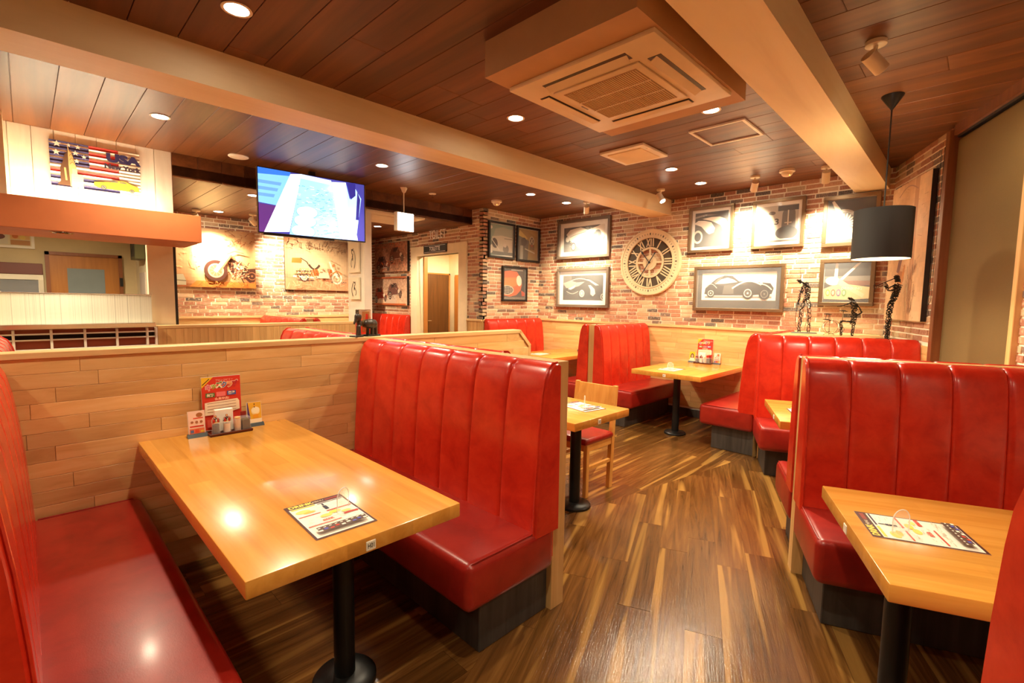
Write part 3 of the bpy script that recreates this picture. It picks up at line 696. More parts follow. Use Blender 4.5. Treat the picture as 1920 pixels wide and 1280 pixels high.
def d_f1(p):      # roadster front three-quarter, on a tilt
    p.rect(0, 0, 1, 1, sep(66)).poly([(0, 0), (1, 0), (1, .45), (.6, .18), (0, .35)], sep(96))
    p.poly([(.06, .72), (.16, .90), (.42, .97), (.75, 1), (1, 1), (1, .55), (.88, .20), (.62, .10), (.40, .12), (.2, .40)], sep(226)).poly([(.42, .97), (.6, .84), (.85, .95), (.9, 1), (.5, 1)], sep(90))
    p.ell(.82, .55, .10, .26, sep(40), rot=-.35).curve(lambda t: (.66 + .34 * t, .24 + .42 * t), .012, sep(240)).text('H', .80, .56, .07, sep(190))
    p.ell(.48, .42, .09, .15, sep(245)).wheel(.25, .2, .085, K, sep(190), sep(70), .75, 8).ell(.10, .52, .05, .11, sep(200)).curve(lambda t: (.16 + .4 * t, .60 + .26 * t - .1 * t * t), .008, sep(120)).scrib(.2, .15, .95, .9, (sep(250), sep(200), sep(170)), 40, .09, .005, 12); return p
def d_f2(p):      # low sports coupe
    p.rect(0, 0, 1, 1, sep(52)).rect(0, .6, .22, 1, sep(92)).poly([(0, .42), (.12, .50), (.3, .62), (.42, .78), (.62, .9), (.8, .74), (1, .55), (1, .15), (.6, .08), (0, .2)], sep(30))
    p.poly([(0, .70), (.2, .80), (.35, .72), (.55, .74), (.42, .58), (.22, .48), (.08, .50)], sep(150)).poly([(.60, .84), (.68, .82), (.9, .6), (.82, .58)], sep(170)).poly([(.64, .60), (.70, .60), (.80, .44), (.82, .26), (.76, .16), (.70, .24), (.70, .42)], sep(190)).poly([(.1, .30), (.3, .36), (.42, .3), (.4, .12), (.1, .2)], sep(60))
    p.curve(lambda t: (.2 + .45 * t, .78 + .36 * t * (1 - t)), .010, sep(180)).poly([(.13, .46), (.33, .62), (.3, .5), (.2, .42)], sep(214)).wheel(.49, .27, .105, K, sep(226), sep(80), .88, 10).wheel(1.0, .14, .09, K, sep(200), sep(70), .8)
    p.curve(lambda t: (.1 + .3 * t, .36 - .1 * math.sin(PI * t)), .007, sep(190)); return p
def d_f3(p):      # two swept front wings
    p.rect(0, 0, 1, 1, sep(58)).poly([(0, .72), (.1, .78), (.3, .76), (.5, .70), (.62, .52), (.58, .40), (.45, .36), (.36, .42), (.2, .60), (0, .68)], sep(224))
    p.poly([(.22, .82), (.5, .85), (.75, .84), (.92, .76), (1, .6), (.98, .50), (.86, .46), (.78, .60), (.5, .74)], sep(240)).poly([(0, .84), (.3, .90), (.7, .90), (.3, .94), (0, .90)], sep(150)).disc(.44, .50, .10, sep(246))
    p.wheel(.10, .30, .20, sep(214), sep(60), sep(40), .75, 12).curve(lambda t: (.84 + .14 * t, .42 - .16 * math.sin(PI * t)), .008, sep(120)); return p
def d_f4(p):      # racing nose with number and roundel intake
    p.rect(0, 0, 1, 1, sep(186)).poly([(0, 0), (.4, 0), (.2, .14), (0, .38)], sep(70)).rect(0, 0, 1, .06, sep(90)).poly([(.58, .30), (.60, .78), (.66, .92), (.86, .94), (.92, .80), (.94, .30)], sep(96)).rect(.48, .84, 1, .98, sep(60))
    p.ell(.33, .80, .09, .05, sep(84)).text('3', .46, .55, .09, K, .002, 1.2).ell(.72, .24, .28, .18, sep(44)).rect(.73, .45, .76, .85, sep(220)).rect(.66, .50, .84, .525, sep(220)).disc(.12, .50, .11, sep(226)).disc(.12, .50, .08, sep(200)).disc(.25, .30, .055, sep(216))
    p.curve(lambda t: (.06 + .36 * t, .36 - .30 * t ** .6), .016, sep(226)).rect(.40, .05, .98, .085, sep(214)); return p
def d_f5(p):      # radial engine and propeller
    p.rect(0, 0, 1, 1, sep(38)).ell(.36, .42, .34, .36, sep(170), rot=.2).ell(.36, .44, .25, .27, sep(52), rot=.2)
    for k in range(18):
        a = k * PI / 9; p.line([(.38 + .05 * math.cos(a), .44 + .05 * math.sin(a)), (.38 + .23 * math.cos(a), .44 + .24 * math.sin(a))], .010, sep(196))
    p.ell(.34, .25, .30, .08, sep(206), rot=-.1).poly([(.07, .97), (.12, .99), (.26, .80), (.40, .52), (.34, .46), (.2, .66)], sep(214)).poly([(.40, .46), (.45, .40), (.66, .06), (.60, .02), (.5, .1)], sep(214)).disc(.39, .46, .07, sep(232)).disc(.39, .46, .035, sep(150)); return p
def d_f6(p):      # streamlined coupe from the side
    p.rect(0, 0, 1, 1, sep(74)).rect(.055, .20, .945, .90, sep(238)).rect(.10, .255, .90, .30, sep(130))
    p.poly([(.09, .36), (.10, .50), (.16, .62), (.24, .76), (.34, .84), (.44, .82), (.52, .68), (.62, .68), (.70, .66), (.80, .64), (.88, .62), (.92, .50), (.90, .36), (.60, .32), (.2, .32)], sep(36))
    p.poly([(.22, .62), (.30, .74), (.38, .78), (.46, .72), (.50, .66), (.34, .62)], sep(200)).poly([(.20, .64), (.26, .75), (.33, .82), (.28, .72), (.24, .64)], sep(96)).poly([(.32, .36), (.46, .36), (.46, .58), (.34, .58)], sep(84)).poly([(.25, .60), (.46, .62), (.62, .64), (.62, .60), (.3, .57)], sep(70))
    p.curve(lambda t: (.44 + .34 * t, .44 + .24 * math.sin(PI * (.08 + .72 * t))), .016, sep(226)).curve(lambda t: (.10 + .15 * t, .46 + .16 * math.sin(PI * (.1 + .8 * t))), .008, sep(180))
    p.wheel(.175, .38, .055, K, sep(214), sep(60)).wheel(.63, .38, .075, K, sep(220), sep(70), .9).wheel(.82, .36, .07, K, sep(120), sep(50), .9).curve(lambda t: (.78 + .12 * t, .60 - .14 * t * t), .012, sep(210)).disc(.78, .62, .018, sep(220)); return p
def d_f7(p):      # aircraft spinner and coloured nose
    p.rect(0, 0, 1, 1, sep(48)).rect(0, .5, 1, .66, sep(120)).rect(.3, .42, 1, .54, srgb(120, 80, 64)).poly([(.02, .08), (.0, .34), (.18, .42), (.5, .46), (1, .38), (1, .10), (.5, .06)], srgb(214, 176, 128))
    p.poly([(.22, .62), (.24, 1), (.30, 1), (.30, .62)], sep(214)).poly([(.34, .58), (.72, .98), (.80, 1), (.42, .56)], sep(214)).ell(.20, .54, .17, .11, sep(232), rot=-.12).poly([(.3, .46), (.34, .6), (.9, .2), (.86, .12)], srgb(226, 190, 150))
    for k, c in enumerate((srgb(206, 150, 40), srgb(196, 84, 52), srgb(122, 82, 132), srgb(90, 140, 70))): p.ell(.10 + .12 * k, .24, .05, .09, c).ell(.10 + .12 * k, .24, .03, .055, srgb(226, 200, 150))
    p.text('DRINKING', .62, .345, .036, sep(240)).rect(0, 0, 1, .06, sep(60)); return p
fr = lambda nm, y0, y1, z0, z1, fw, dp, fm, lab, dr, bd, paper=None: picture('framed_picture', XW - .008, (y0 + y1) / 2, z0, -H90, y1 - y0, z1 - z0, fw, dp, fm, lab, 'picture', dr, bd, paper)
fr('f1', 3.757, 4.69, 2.035, 2.60, .040, .045, M['greyf'], 'taupe-framed print of a pale roadster with an oval grille, upper of a pair', d_f1, .065)
fr('f2', 3.757, 4.685, 1.322, 1.893, .040, .045, M['greyf'], 'taupe-framed print of a dark low sports coupe, lower of a pair', d_f2, .065)
fr('f3', 2.115, 2.638, 2.012, 2.548, .032, .04, M['bronzef'], 'bronze-framed square print of two curved white car wings', d_f3, .034)
fr('f4', 1.398, 1.912, 2.012, 2.531, .032, .04, M['bronzef'], 'bronze-framed square print of a racing car nose with the number 3', d_f4, .034)
fr('f5', .772, 1.236, 1.99, 2.485, .036, .04, M['bronzef'], 'bronze-framed print of an aircraft propeller and round engine', d_f5, .002)
fr('f6', 1.55, 2.538, 1.321, 1.843, .034, .05, M['bronzef'], 'wide bronze-framed print of a dark streamlined coupe from the side', d_f6, .002)
fr('f7', .774, 1.232, 1.40, 1.867, .036, .04, M['bronzef'], 'bronze-framed print of an aircraft nose with coloured lettering', d_f7, .002)
def d_p1(p):
    p.rect(0, 0, 1, 1, srgb(120, 146, 132)).poly([(.12, .55), (.25, .85), (.55, .93), (1, .88), (1, .1), (.1, .12)], srgb(150, 158, 140)).poly([(.1, .60), (.5, .66), (1, .62), (1, .12), (.1, .16)], srgb(196, 192, 172)).ell(.22, .40, .12, .16, srgb(50, 50, 48), rot=.3)
    p.curve(lambda t: (.08 + .34 * t, .52 - .34 * t), .012, srgb(226, 222, 206)).disc(.70, .24, .13, srgb(120, 118, 108)).disc(.66, .36, .07, srgb(206, 200, 186)).poly([(.04, 0), (1, .06), (1, 0)], srgb(236, 230, 214)).rect(.1, .04, 1, .14, srgb(90, 94, 88)).poly([(0, .3), (.09, .35), (.12, .1), (0, .05)], srgb(222, 220, 206)).ell(.06, .88, .05, .05, srgb(210, 210, 196)).rect(.62, .56, .98, .58, srgb(90, 92, 84)); return p
def d_p2(p):
    p.rect(0, 0, 1, 1, srgb(150, 124, 58)).poly([(0, .9), (.55, .62), (.5, .0), (0, 0)], srgb(86, 84, 70)).poly([(.02, 1), (.5, .95), (.9, .8), (1, .8), (1, 1)], srgb(168, 140, 66)).poly([(0, .78), (.45, .66), (.48, .72), (.1, .95)], srgb(196, 168, 82)).ell(.30, .58, .14, .14, srgb(40, 36, 28))
    p.ell(.70, .64, .13, .15, srgb(190, 176, 140)).ell(.70, .64, .10, .12, srgb(96, 80, 50)).line([(.64, .56), (.76, .72)], .010, srgb(206, 194, 160)).line([(.76, .56), (.64, .72)], .010, srgb(206, 194, 160)).rect(.58, .34, .84, .52, srgb(110, 84, 40)).curve(lambda t: (.35 + .5 * t, .36 - .12 * t), .018, srgb(200, 190, 160)).rect(.12, 0, .26, .45, srgb(168, 164, 146)).ell(.7, .48, .06, .03, srgb(150, 70, 30)); return p
def d_p3(p):
    p.rect(0, 0, 1, 1, srgb(62, 54, 46)).poly([(0, .12), (0, .90), (.3, .94), (.62, .92), (.78, .74), (.86, .5), (.80, .30), (.6, .14), (.3, .08)], srgb(206, 96, 36)).poly([(.02, .70), (.6, .72), (.74, .5), (.4, .40), (0, .44)], srgb(228, 130, 52)).ell(.72, .62, .12, .18, srgb(250, 236, 210), rot=.2).poly([(.82, .3), (1, .22), (1, .12), (.86, .1)], srgb(190, 70, 30))
    p.ell(.18, .30, .30, .15, srgb(240, 220, 190)).ell(.18, .30, .275, .13, srgb(34, 28, 24))
    for k in range(6): p.line([(.02 + .075 * k, .19), (.02 + .075 * k, .41)], .006, srgb(200, 186, 160))
    for k in range(4): p.line([(0, .22 + .055 * k), (.44, .22 + .055 * k)], .005, srgb(200, 186, 160))
    p.rect(.35, .95, .9, .98, srgb(190, 184, 170)).rect(0, 0, 1, .07, srgb(120, 108, 92)); return p
for x0, x1, z0, z1, lab, dr in ((4.634, 5.163, 2.012, 2.53, 'black-framed print of a pale green classic car front', d_p1), (5.208, 5.722, 2.0, 2.525, 'black-framed print of a mustard car radiator with round emblem', d_p2), (4.915, 5.447, 1.392, 1.911, 'black-framed print of an orange sports car nose', d_p3)):
    picture('framed_picture', (x0 + x1) / 2, YP - .008, z0, 0, x1 - x0, z1 - z0, .030, .035, M['blackf'], lab, 'picture', dr, .004)
# canvases
def d_m1(p):      # chopper on a glowing background
    p.grad(lambda u, v: tuple(a + (b - a) * max(0, 1 - math.hypot((u - .45) * 1.5, (v - .62) * 1.5)) ** .7 for a, b in zip(srgb(150, 86, 44), srgb(240, 206, 150))), 26, 18, 3, .03)
    p.poly([(.16, .0), (.25, .11), (1, .09), (1, 0)], srgb(186, 112, 44)).poly([(0, .03), (0, .20), (.10, .21), (.13, .10), (.13, .03)], srgb(176, 166, 138)).line([(0, .11), (.13, .10)], .012, srgb(110, 96, 70))
    b, l = srgb(70, 36, 24), srgb(216, 186, 146)
    p.poly([(.64, .45), (.68, .52), (.80, .44), (.88, .34), (1, .36), (1, .14), (.92, .1), (.84, .18), (.72, .22), (.66, .30)], b).poly([(.70, .44), (.78, .42), (.82, .30), (.74, .26)], srgb(190, 120, 96)).disc(.80, .34, .05, l).poly([(.68, .24), (.82, .17), (.86, .2), (.74, .3)], srgb(150, 100, 80)).wheel(.95, .22, .085, b, srgb(150, 96, 62), b)
    p.scrib(.66, .16, .92, .44, (srgb(190, 130, 90), srgb(60, 30, 20), srgb(226, 196, 150), srgb(120, 70, 48)), 90, .05, .010, 2).scrib(0, .3, .3, .95, (srgb(206, 150, 90), srgb(236, 196, 136)), 50, .08, .008, 3).scrib(.6, .7, 1, 1, (srgb(140, 80, 44), srgb(190, 126, 76)), 50, .08, .008, 4).scrib(.25, 0, 1, .08, (srgb(150, 86, 34), srgb(206, 136, 62)), 50, .1, .006, 5); p.wheel(.48, .29, .145, b, srgb(206, 164, 118), srgb(150, 104, 74), 1, 9).line([(.47, .27), (.66, .60)], .05, l).line([(.52, .27), (.68, .57)], .022, srgb(150, 100, 74)).line([(.62, .58), (.72, .64), (.84, .61)], .016, srgb(160, 116, 84)).line([(.80, .18), (.83, .09)], .014, b); return p
def d_m2(p):      # touring motorcycle
    p.grad(lambda u, v: tuple(a + (b - a) * max(0, 1 - math.hypot((u - .5) * 1.7, (v - .5) * 1.4)) ** .7 for a, b in zip(srgb(116, 74, 50), srgb(236, 206, 160))), 26, 20, 4, .05)
    p.rect(0, .22, 1, .235, srgb(160, 116, 86)).grad(lambda u, v: tuple(a * (.8 + .3 * math.sin(3 * u)) for a in srgb(196, 140, 100)), 18, 4, 5, .05, 0, 0, 1, .22)
    k, o, l = srgb(80, 56, 44), srgb(196, 104, 44), srgb(240, 226, 200)
    p.ell(.30, .19, .14, .02, srgb(110, 80, 66)).ell(.80, .17, .13, .02, srgb(110, 80, 66)).wheel(.27, .25, .07, k, l, srgb(190, 170, 150)).wheel(.77, .24, .085, l, srgb(140, 110, 90), srgb(220, 190, 150))
    p.poly([(.09, .52), (.10, .61), (.22, .62), (.24, .58), (.23, .52)], o).poly([(.13, .30), (.16, .42), (.34, .43), (.36, .30)], srgb(206, 170, 120)).line([(.14, .30), (.37, .30)], .018, k).line([(.15, .36), (.37, .37)], .014, k).line([(.11, .26), (.48, .24)], .022, l)
    p.curve(lambda t: (.34 + .16 * t, .50 - .09 * math.sin(PI * t)), .03, k).line([(.22, .62), (.31, .55), (.33, .50)], .014, k).poly([(.36, .30), (.38, .40), (.46, .42), (.5, .32), (.46, .28)], o).poly([(.50, .46), (.64, .44), (.66, .40), (.5, .41)], srgb(220, 180, 140)).poly([(.62, .44), (.64, .30), (.68, .28), (.69, .42)], o)
    p.scrib(.14, .24, .68, .40, (srgb(240, 226, 200), srgb(90, 56, 40), srgb(190, 150, 110), srgb(150, 80, 40)), 110, .045, .009, 6).scrib(0, .75, 1, 1, (srgb(96, 66, 50), srgb(150, 108, 76), srgb(120, 84, 60)), 90, .08, .009, 7).scrib(0, 0, 1, .2, (srgb(180, 120, 84), srgb(226, 180, 140)), 60, .12, .006, 8); p.line([(.64, .58), (.67, .46), (.77, .25)], .022, l).line([(.66, .60), (.74, .55)], .012, srgb(170, 120, 80)).curve(lambda t: (.69 + .14 * t, .34 + .05 * math.sin(PI * t)), .02, o).poly([(.46, .24), (.48, .34), (.62, .36), (.64, .24)], srgb(206, 184, 160)).disc(.70, .50, .02, srgb(180, 110, 60)); return p
CE = plain('canvas_edge', srgb(66, 48, 34), .7); CE2 = plain('dark_canvas_edge', srgb(34, 22, 18), .6)
picture('canvas_painting', (1.36 + 2.33) / 2, YM - .008, 1.52, 0, .97, .785, 0, .035, None, 'warm canvas of a chopper motorcycle with a fat front tyre', 'painting', d_m1, canvas=CE)
picture('canvas_painting', (2.735 + 3.775) / 2, YM - .008, 1.52, 0, 1.04, .78, 0, .035, None, 'warm canvas of a touring motorcycle with an orange top box, behind the television', 'painting', d_m2, canvas=CE)
def car(p, u, v, s, body, asp=1):
    p.poly([(u - .16 * s, v), (u - .15 * s, v + .16 * s), (u - .08 * s, v + .34 * s), (u + .06 * s, v + .36 * s), (u + .11 * s, v + .2 * s), (u + .2 * s, v + .12 * s), (u + .2 * s, v)], body).poly([(u - .06 * s, v + .22 * s), (u - .05 * s, v + .32 * s), (u + .05 * s, v + .33 * s), (u + .06 * s, v + .22 * s)], srgb(60, 44, 40)).disc(u + .13 * s, v + .12 * s, .028 * s, srgb(226, 206, 180)).line([(u - .02 * s, v + .01 * s), (u + .24 * s, v + .03 * s)], .010, srgb(214, 190, 164))
    p.wheel(u - .09 * s, v, .055 * s, K, srgb(222, 200, 174), srgb(90, 60, 50), .7).wheel(u + .16 * s, v + .02 * s, .045 * s, K, srgb(180, 150, 130), srgb(90, 60, 50), .7)
def d_o1(p):
    p.grad(lambda u, v: srgb(168, 118, 92) if v > .25 else srgb(190, 140, 110), 30, 16, 6, .3); car(p, .24, .14, 1.2, srgb(96, 48, 40)); car(p, .66, .42, 1.2, srgb(120, 72, 58))
    p.scrib(0, 0, 1, 1, (srgb(120, 76, 56), srgb(206, 160, 130), srgb(90, 54, 42)), 160, .06, .006, 9)
    r = random.Random(5)
    for _ in range(46): p.disc(r.random(), r.choice((r.uniform(.8, 1), r.uniform(.2, .36), r.random())), r.uniform(.006, .014), srgb(206, 84, 40), 7)
    return p
def d_o2(p):
    p.grad(lambda u, v: tuple(a + (b - a) * v for a, b in zip(srgb(220, 184, 150), srgb(178, 136, 110))), 30, 16, 8, .18); p.poly([(.3, 0), (.55, .6), (.62, .6), (.7, 0)], srgb(206, 180, 156)); car(p, .14, .20, 1.2, srgb(150, 52, 30)); car(p, .60, .34, 1.25, srgb(112, 74, 64))
    p.scrib(0, .5, 1, 1, (srgb(150, 110, 90), srgb(230, 200, 170)), 90, .08, .006, 10).scrib(.05, .15, .8, .6, (srgb(80, 44, 36), srgb(226, 200, 176), srgb(150, 90, 70)), 90, .04, .006, 11)
    p.rect(0, 0, 1, .06, srgb(186, 96, 50)).rect(0, .95, 1, 1, srgb(176, 86, 48)); return p
picture('canvas_painting', XT - .008, 7.45, 1.872, -H90, 1.06, .50, 0, .045, None, 'brown canvas of two vintage cars with orange leaves, upper of a pair', 'painting', d_o1, canvas=CE2)
picture('canvas_painting', XT - .008, 7.45, 1.297, -H90, 1.04, .49, 0, .045, None, 'canvas of red and brown vintage cars on a road, lower of a pair', 'painting', d_o2, canvas=CE2)
def d_wood(p):    # tall abstract panel with a hint of a hanging fruit shape
    p.grad(lambda u, v: tuple(a + (b - a) * min(1, max(0, .5 + .5 * math.sin(9 * u + 2 * math.sin(3 * v)))) for a, b in zip(srgb(206, 164, 122), srgb(232, 200, 160))), 22, 30, 9, .06)
    p.rect(.62, 0, .72, 1, srgb(196, 150, 112)).poly([(.28, .36), (.40, .58), (.44, .48), (.36, .34)], srgb(126, 84, 78)).ell(.40, .31, .10, .05, srgb(176, 112, 62)).ell(.47, .33, .03, .08, srgb(206, 136, 70), rot=-.3).curve(lambda t: (.2 + .5 * t, .92 + .05 * math.sin(PI * t)), .01, srgb(170, 130, 110))
    r = random.Random(3)
    for _ in range(34): a, b = r.uniform(.6, .8), r.uniform(.04, .36); p.line([(a, b), (a + r.uniform(-.04, .04), b + r.uniform(.02, .07))], .006, srgb(150, 108, 86))
    for _ in range(40): a, b = r.random(), r.random(); p.line([(a, b), (a + r.uniform(-.1, .1), b + r.uniform(-.03, .03))], .004, srgb(184, 140, 110))
    return p
x, y = RS(5.03, -1.654)
picture('canvas_painting', x, y, 1.287, PI + TH, 0.79, 1.165, 0, .036, None, 'tall deep-edged abstract wood-tone canvas beside the olive blind', 'painting', d_wood, canvas=CE2)
def d_dog(p, flip):
    p.rect(0, 0, 1, 1, srgb(240, 228, 200)); q = lambda u: 1 - u if flip else u; k = srgb(50, 42, 36)
    p.curve(lambda t: (q(.36 + .1 * math.sin(6 * t)), .80 - .62 * t), .012, k).curve(lambda t: (q(.55 + .14 * math.sin(3 * t)), .74 - .6 * t), .012, k).ell(q(.42), .70, .10, .09, k).ell(q(.44), .69, .07, .06, srgb(240, 228, 200)).line([(q(.34), .8), (q(.38), .72)], .014, k).line([(q(.5), .82), (q(.48), .74)], .014, k).ell(q(.42), .5, .04, .1, k); return p
DGE = plain('white_canvas_edge', srgb(232, 218, 186), .7)
XS = 2.90
struct(MB().box(XS, XS + .10, 5.385, 5.80, 0, ZL + .01).obj('trim_4', M['white']))
picture('dog_picture', XS - .008, 5.60, 1.72, -H90, .26, .36, 0, .02, None, 'small white canvas with a black sketched dog, upper of two', 'picture', lambda p: d_dog(p, False), canvas=DGE)
picture('dog_picture', XS - .008, 5.60, 1.39, -H90, .26, .27, 0, .02, None, 'small white canvas with a black sketched dog, lower of two', 'picture', lambda p: d_dog(p, True), canvas=DGE)
# television picture
def d_tv(p):
    p.rect(0, 0, 1, 1, srgb(62, 60, 140)).poly([(0, .84), (.28, .92), (.28, 1), (0, 1)], srgb(50, 110, 210)).poly([(0, .46), (.16, .44), (.30, .94), (0, .90)], srgb(120, 186, 232))
    for k in range(3): p.poly([(0, .56 + .1 * k), (.13 + .03 * k, .56 + .1 * k), (.14 + .03 * k, .61 + .1 * k), (0, .61 + .1 * k)], srgb(96, 150, 214))
    p.poly([(0, 0), (0, .44), (.15, .43), (.05, 0)], srgb(84, 44, 110)).poly([(.04, 0), (.28, .97), (.38, 1), (.26, .04)], srgb(240, 248, 255)).poly([(.26, .0), (.37, .93), (.67, .90), (.75, 0)], srgb(150, 206, 244)).poly([(.37, .93), (.67, .90), (.66, .98), (.38, 1)], srgb(206, 228, 250))
    r = random.Random(2)
    for _ in range(150): u = r.uniform(.32, .70); v = r.uniform(.04, .84); p.line([(u, v), (u + r.uniform(.01, .04), v + r.uniform(-.015, .015))], .006, r.choice((srgb(96, 170, 226), srgb(206, 236, 252), srgb(110, 160, 220))))
    p.poly([(.66, .95), (.80, .98), (.92, 0), (.74, 0)], srgb(232, 244, 255)).poly([(.80, .98), (.84, .7), (.90, .9), (.96, .74), (.90, 0), (.84, 0)], srgb(170, 214, 244)).poly([(.81, .98), (.85, .70), (.90, .78), (.90, 1)], srgb(44, 40, 120)).poly([(.90, .36), (.92, .86), (.95, .72), (.93, .36)], srgb(44, 40, 120))
    for k, (v, rr) in enumerate(((.38, .10), (.23, .105), (.06, .11))): p.ell(.42 - .02 * k, v, rr * 1.02, rr, srgb(120, 170, 230)).ell(.42 - .02 * k, v + .008, rr * .95, rr * .9, srgb(250, 252, 255))
    return p
d_tv(Pr(1.05, .605)).obj('screen', tv, (0, -.0005, .012), printed('screen_glow', .15, .85))
# clock
ck = empty('wall_clock', (XW - .008, 3.15, 1.497), -H90, 'large round cream skeleton clock with Roman numerals on the brick wall', 'clock')
CK = plain('cream_clock_paint', srgb(226, 204, 162), .5); CD = plain('dark_clock_face', srgb(74, 62, 46), .7)
def ring(r0, r1, y0, y1, mat, name, parent, seg=72):
    q = MB(); rg = [[q.bm.verts.new((r * math.sin(2 * PI * k / seg), yy, r * math.cos(2 * PI * k / seg))) for k in range(seg)] for r, yy in ((r0, y0), (r1, y0), (r1, y1), (r0, y1))]
    for i in range(4):
        a, c = rg[i], rg[(i + 1) % 4]
        for k in range(seg): q.bm.faces.new((a[k], a[(k + 1) % seg], c[(k + 1) % seg], c[k]))
    return q.obj(name, mat, parent, (0, 0, .4275), smooth=True, angle=30)
ring(.315, .427, -.030, 0, CK, 'outer_ring', ck); ring(.400, .418, -.036, -.028, CK, 'rim_bead', ck); ring(.318, .330, -.036, -.028, CK, 'inner_bead', ck)
ring(.195, .317, -.016, -.004, CD, 'numeral_band', ck); ring(.172, .198, -.026, -.002, CK, 'inner_ring', ck); ring(.0, .095, -.024, -.004, CK, 'hub_plate', ck); ring(.045, .06, -.028, -.02, CK, 'hub_bead', ck)
for k in range(4): MB().box(-.012, .012, -.022, -.004, .09, .175).xf(Matrix.Rotation(k * H90, 4, 'Y')).obj('spoke', CK, ck, (0, 0, .4275))
for k in range(60):
    w = .0075 if k % 5 == 0 else .0028; z0_, z1_ = (.352, .378) if k % 5 == 0 else (.354, .374)
    MB().box(-w, w, -.0312, -.0295, z0_, z1_).xf(Matrix.Rotation(k * PI / 30, 4, 'Y')).obj('minute_mark', CD, ck, (0, 0, .4275))
def glyph(b, ch, x):
    t = .0075
    bar = lambda xa, xb: b.poly([(xa - t, 0), (xa + t, 0), (xb + t, 1), (xb - t, 1)])
    if ch == 'I': bar(x, x); return .032
    if ch == 'V': bar(x + .02, x); bar(x + .02, x + .04); return .062
    bar(x, x + .042); bar(x + .042, x); return .062
class PG:
    def __init__(s): s.p = []
    def poly(s, q): s.p.append(q)
for k, t in enumerate(('XII', 'I', 'II', 'III', 'IIII', 'V', 'VI', 'VII', 'VIII', 'IX', 'X', 'XI')):
    gph = PG(); x = 0
    for chh in t: x += glyph(gph, chh, x)
    q = MB(); wd = x - .02
    for i, pl_ in enumerate(gph.p):
        vs = [(a - wd / 2 + (.0 if wd else 0), -.019 - .0008 * i, .203 + .104 * c) for a, c in pl_]
        f = [q.bm.verts.new(v) for v in vs]; bk_ = [q.bm.verts.new((v[0], -.014, v[2])) for v in vs]
        q.bm.faces.new(f); q.bm.faces.new(bk_[::-1])
        for j in range(4): q.bm.faces.new((f[j], f[(j + 1) % 4], bk_[(j + 1) % 4], bk_[j]))
    q.xf(Matrix.Rotation(k * PI / 6, 4, 'Y')).obj('numeral', CK, ck, (0, 0, .4275))
for ang, L, tail in ((math.radians(-38), .20, .0), (math.radians(214), .25, .14)):
    q = MB().box(-.0045, .0045, -.042, -.037, -tail, L); q.box(-.012, .012, -.0425, -.0365, L - .06, L - .02, .004)
    if tail: q.box(-.009, .009, -.0425, -.0365, -tail - .012, -tail + .014, .003)
    q.xf(Matrix.Rotation(ang, 4, 'Y')).obj('clock_hand', M['blackp'], ck, (0, 0, .4275))
MB().cyl((0, -.044, .4275), (0, -.02, .4275), .013).obj('hand_boss', M['blackp'], ck)
# toilet signs, door surround
wl = plain('white_letter', (.95, .93, .9), .5)
sg = empty('toilet_wall_lettering', (XT - .006, 6.15, 2.345), -H90, 'white TOILET letters fixed on the brick wall over the doorway', 'sign')
for k, chh in enumerate('TOILET'):
    lettering('letter', chh, .20, wl, sg, (-.195 + (0, .088, .158, .205, .275, .352)[k] + .02, -.004, .065), (PI / 2, 0, 0), .002, .004, .62)
sp = empty('toilette_plaque', (XT - .035, 6.165, 2.128), -H90, 'black TOILETTE name plaque hung across the top of the door surround', 'sign')
MB().box(-.295, .295, -.016, 0, 0, .128, .003).obj('plate', plain('slate_black', srgb(36, 36, 34), .5), sp)
lettering('lettering', 'TOILETTE', .088, wl, sp, (0, -.0165, .063), (PI / 2, 0, 0), .0008, .0004, .72)
for zz in (.016, .112): MB().box(-.27, .27, -.0175, -.0155, zz - .002, zz + .002).obj('rule', wl, sp)
dr_ = struct(MB().box(-.01, .17, -.03, .10, 0, 2.25).box(1.17 + .07, 1.24 + .18, -.03, .10, 0, 2.25).box(.17, 1.24, -.03, .10, 2.10, 2.25).obj('door_1', M['cream'], None, (XT - .002, 6.84, 0), (0, 0, -H90)))
OR = plain('amber_door_jamb', srgb(190, 122, 54), .5)
struct(MB().box(XT + .1, XT + .17, 6.655, 6.70, 0, 2.10).obj('door_2', OR))
d3 = struct(MB().box(5.02, 5.56, 7.16, 7.198, 0, 1.86, .003).obj('door_3', wood('walnut_door', srgb(84, 52, 22), srgb(104, 66, 30), srgb(120, 78, 38), 2, .4, 1, .02)))
MB().tube([(5.07, 7.16, 1.02), (5.07, 7.12, 1.02), (5.14, 7.12, 1.02)], .008).obj('door_handle', M['steel'], d3, smooth=True)
for a in ((4.995, 5.02, 0, 1.885), (5.56, 5.585, 0, 1.885), (4.995, 5.585, 1.86, 1.885)): MB().box(a[0], a[1], 7.15, 7.20, a[2], a[3]).obj('door_frame', OR, d3)
struct(MB().box(5.60, 5.66, 5.3, 7.2, 0, 2.45).obj('wall_passage_end', M['cream']))
struct(MB().box(5.575, 5.602, 6.2, 7.0, 0, 1.86, .003).obj('door_4', OR))
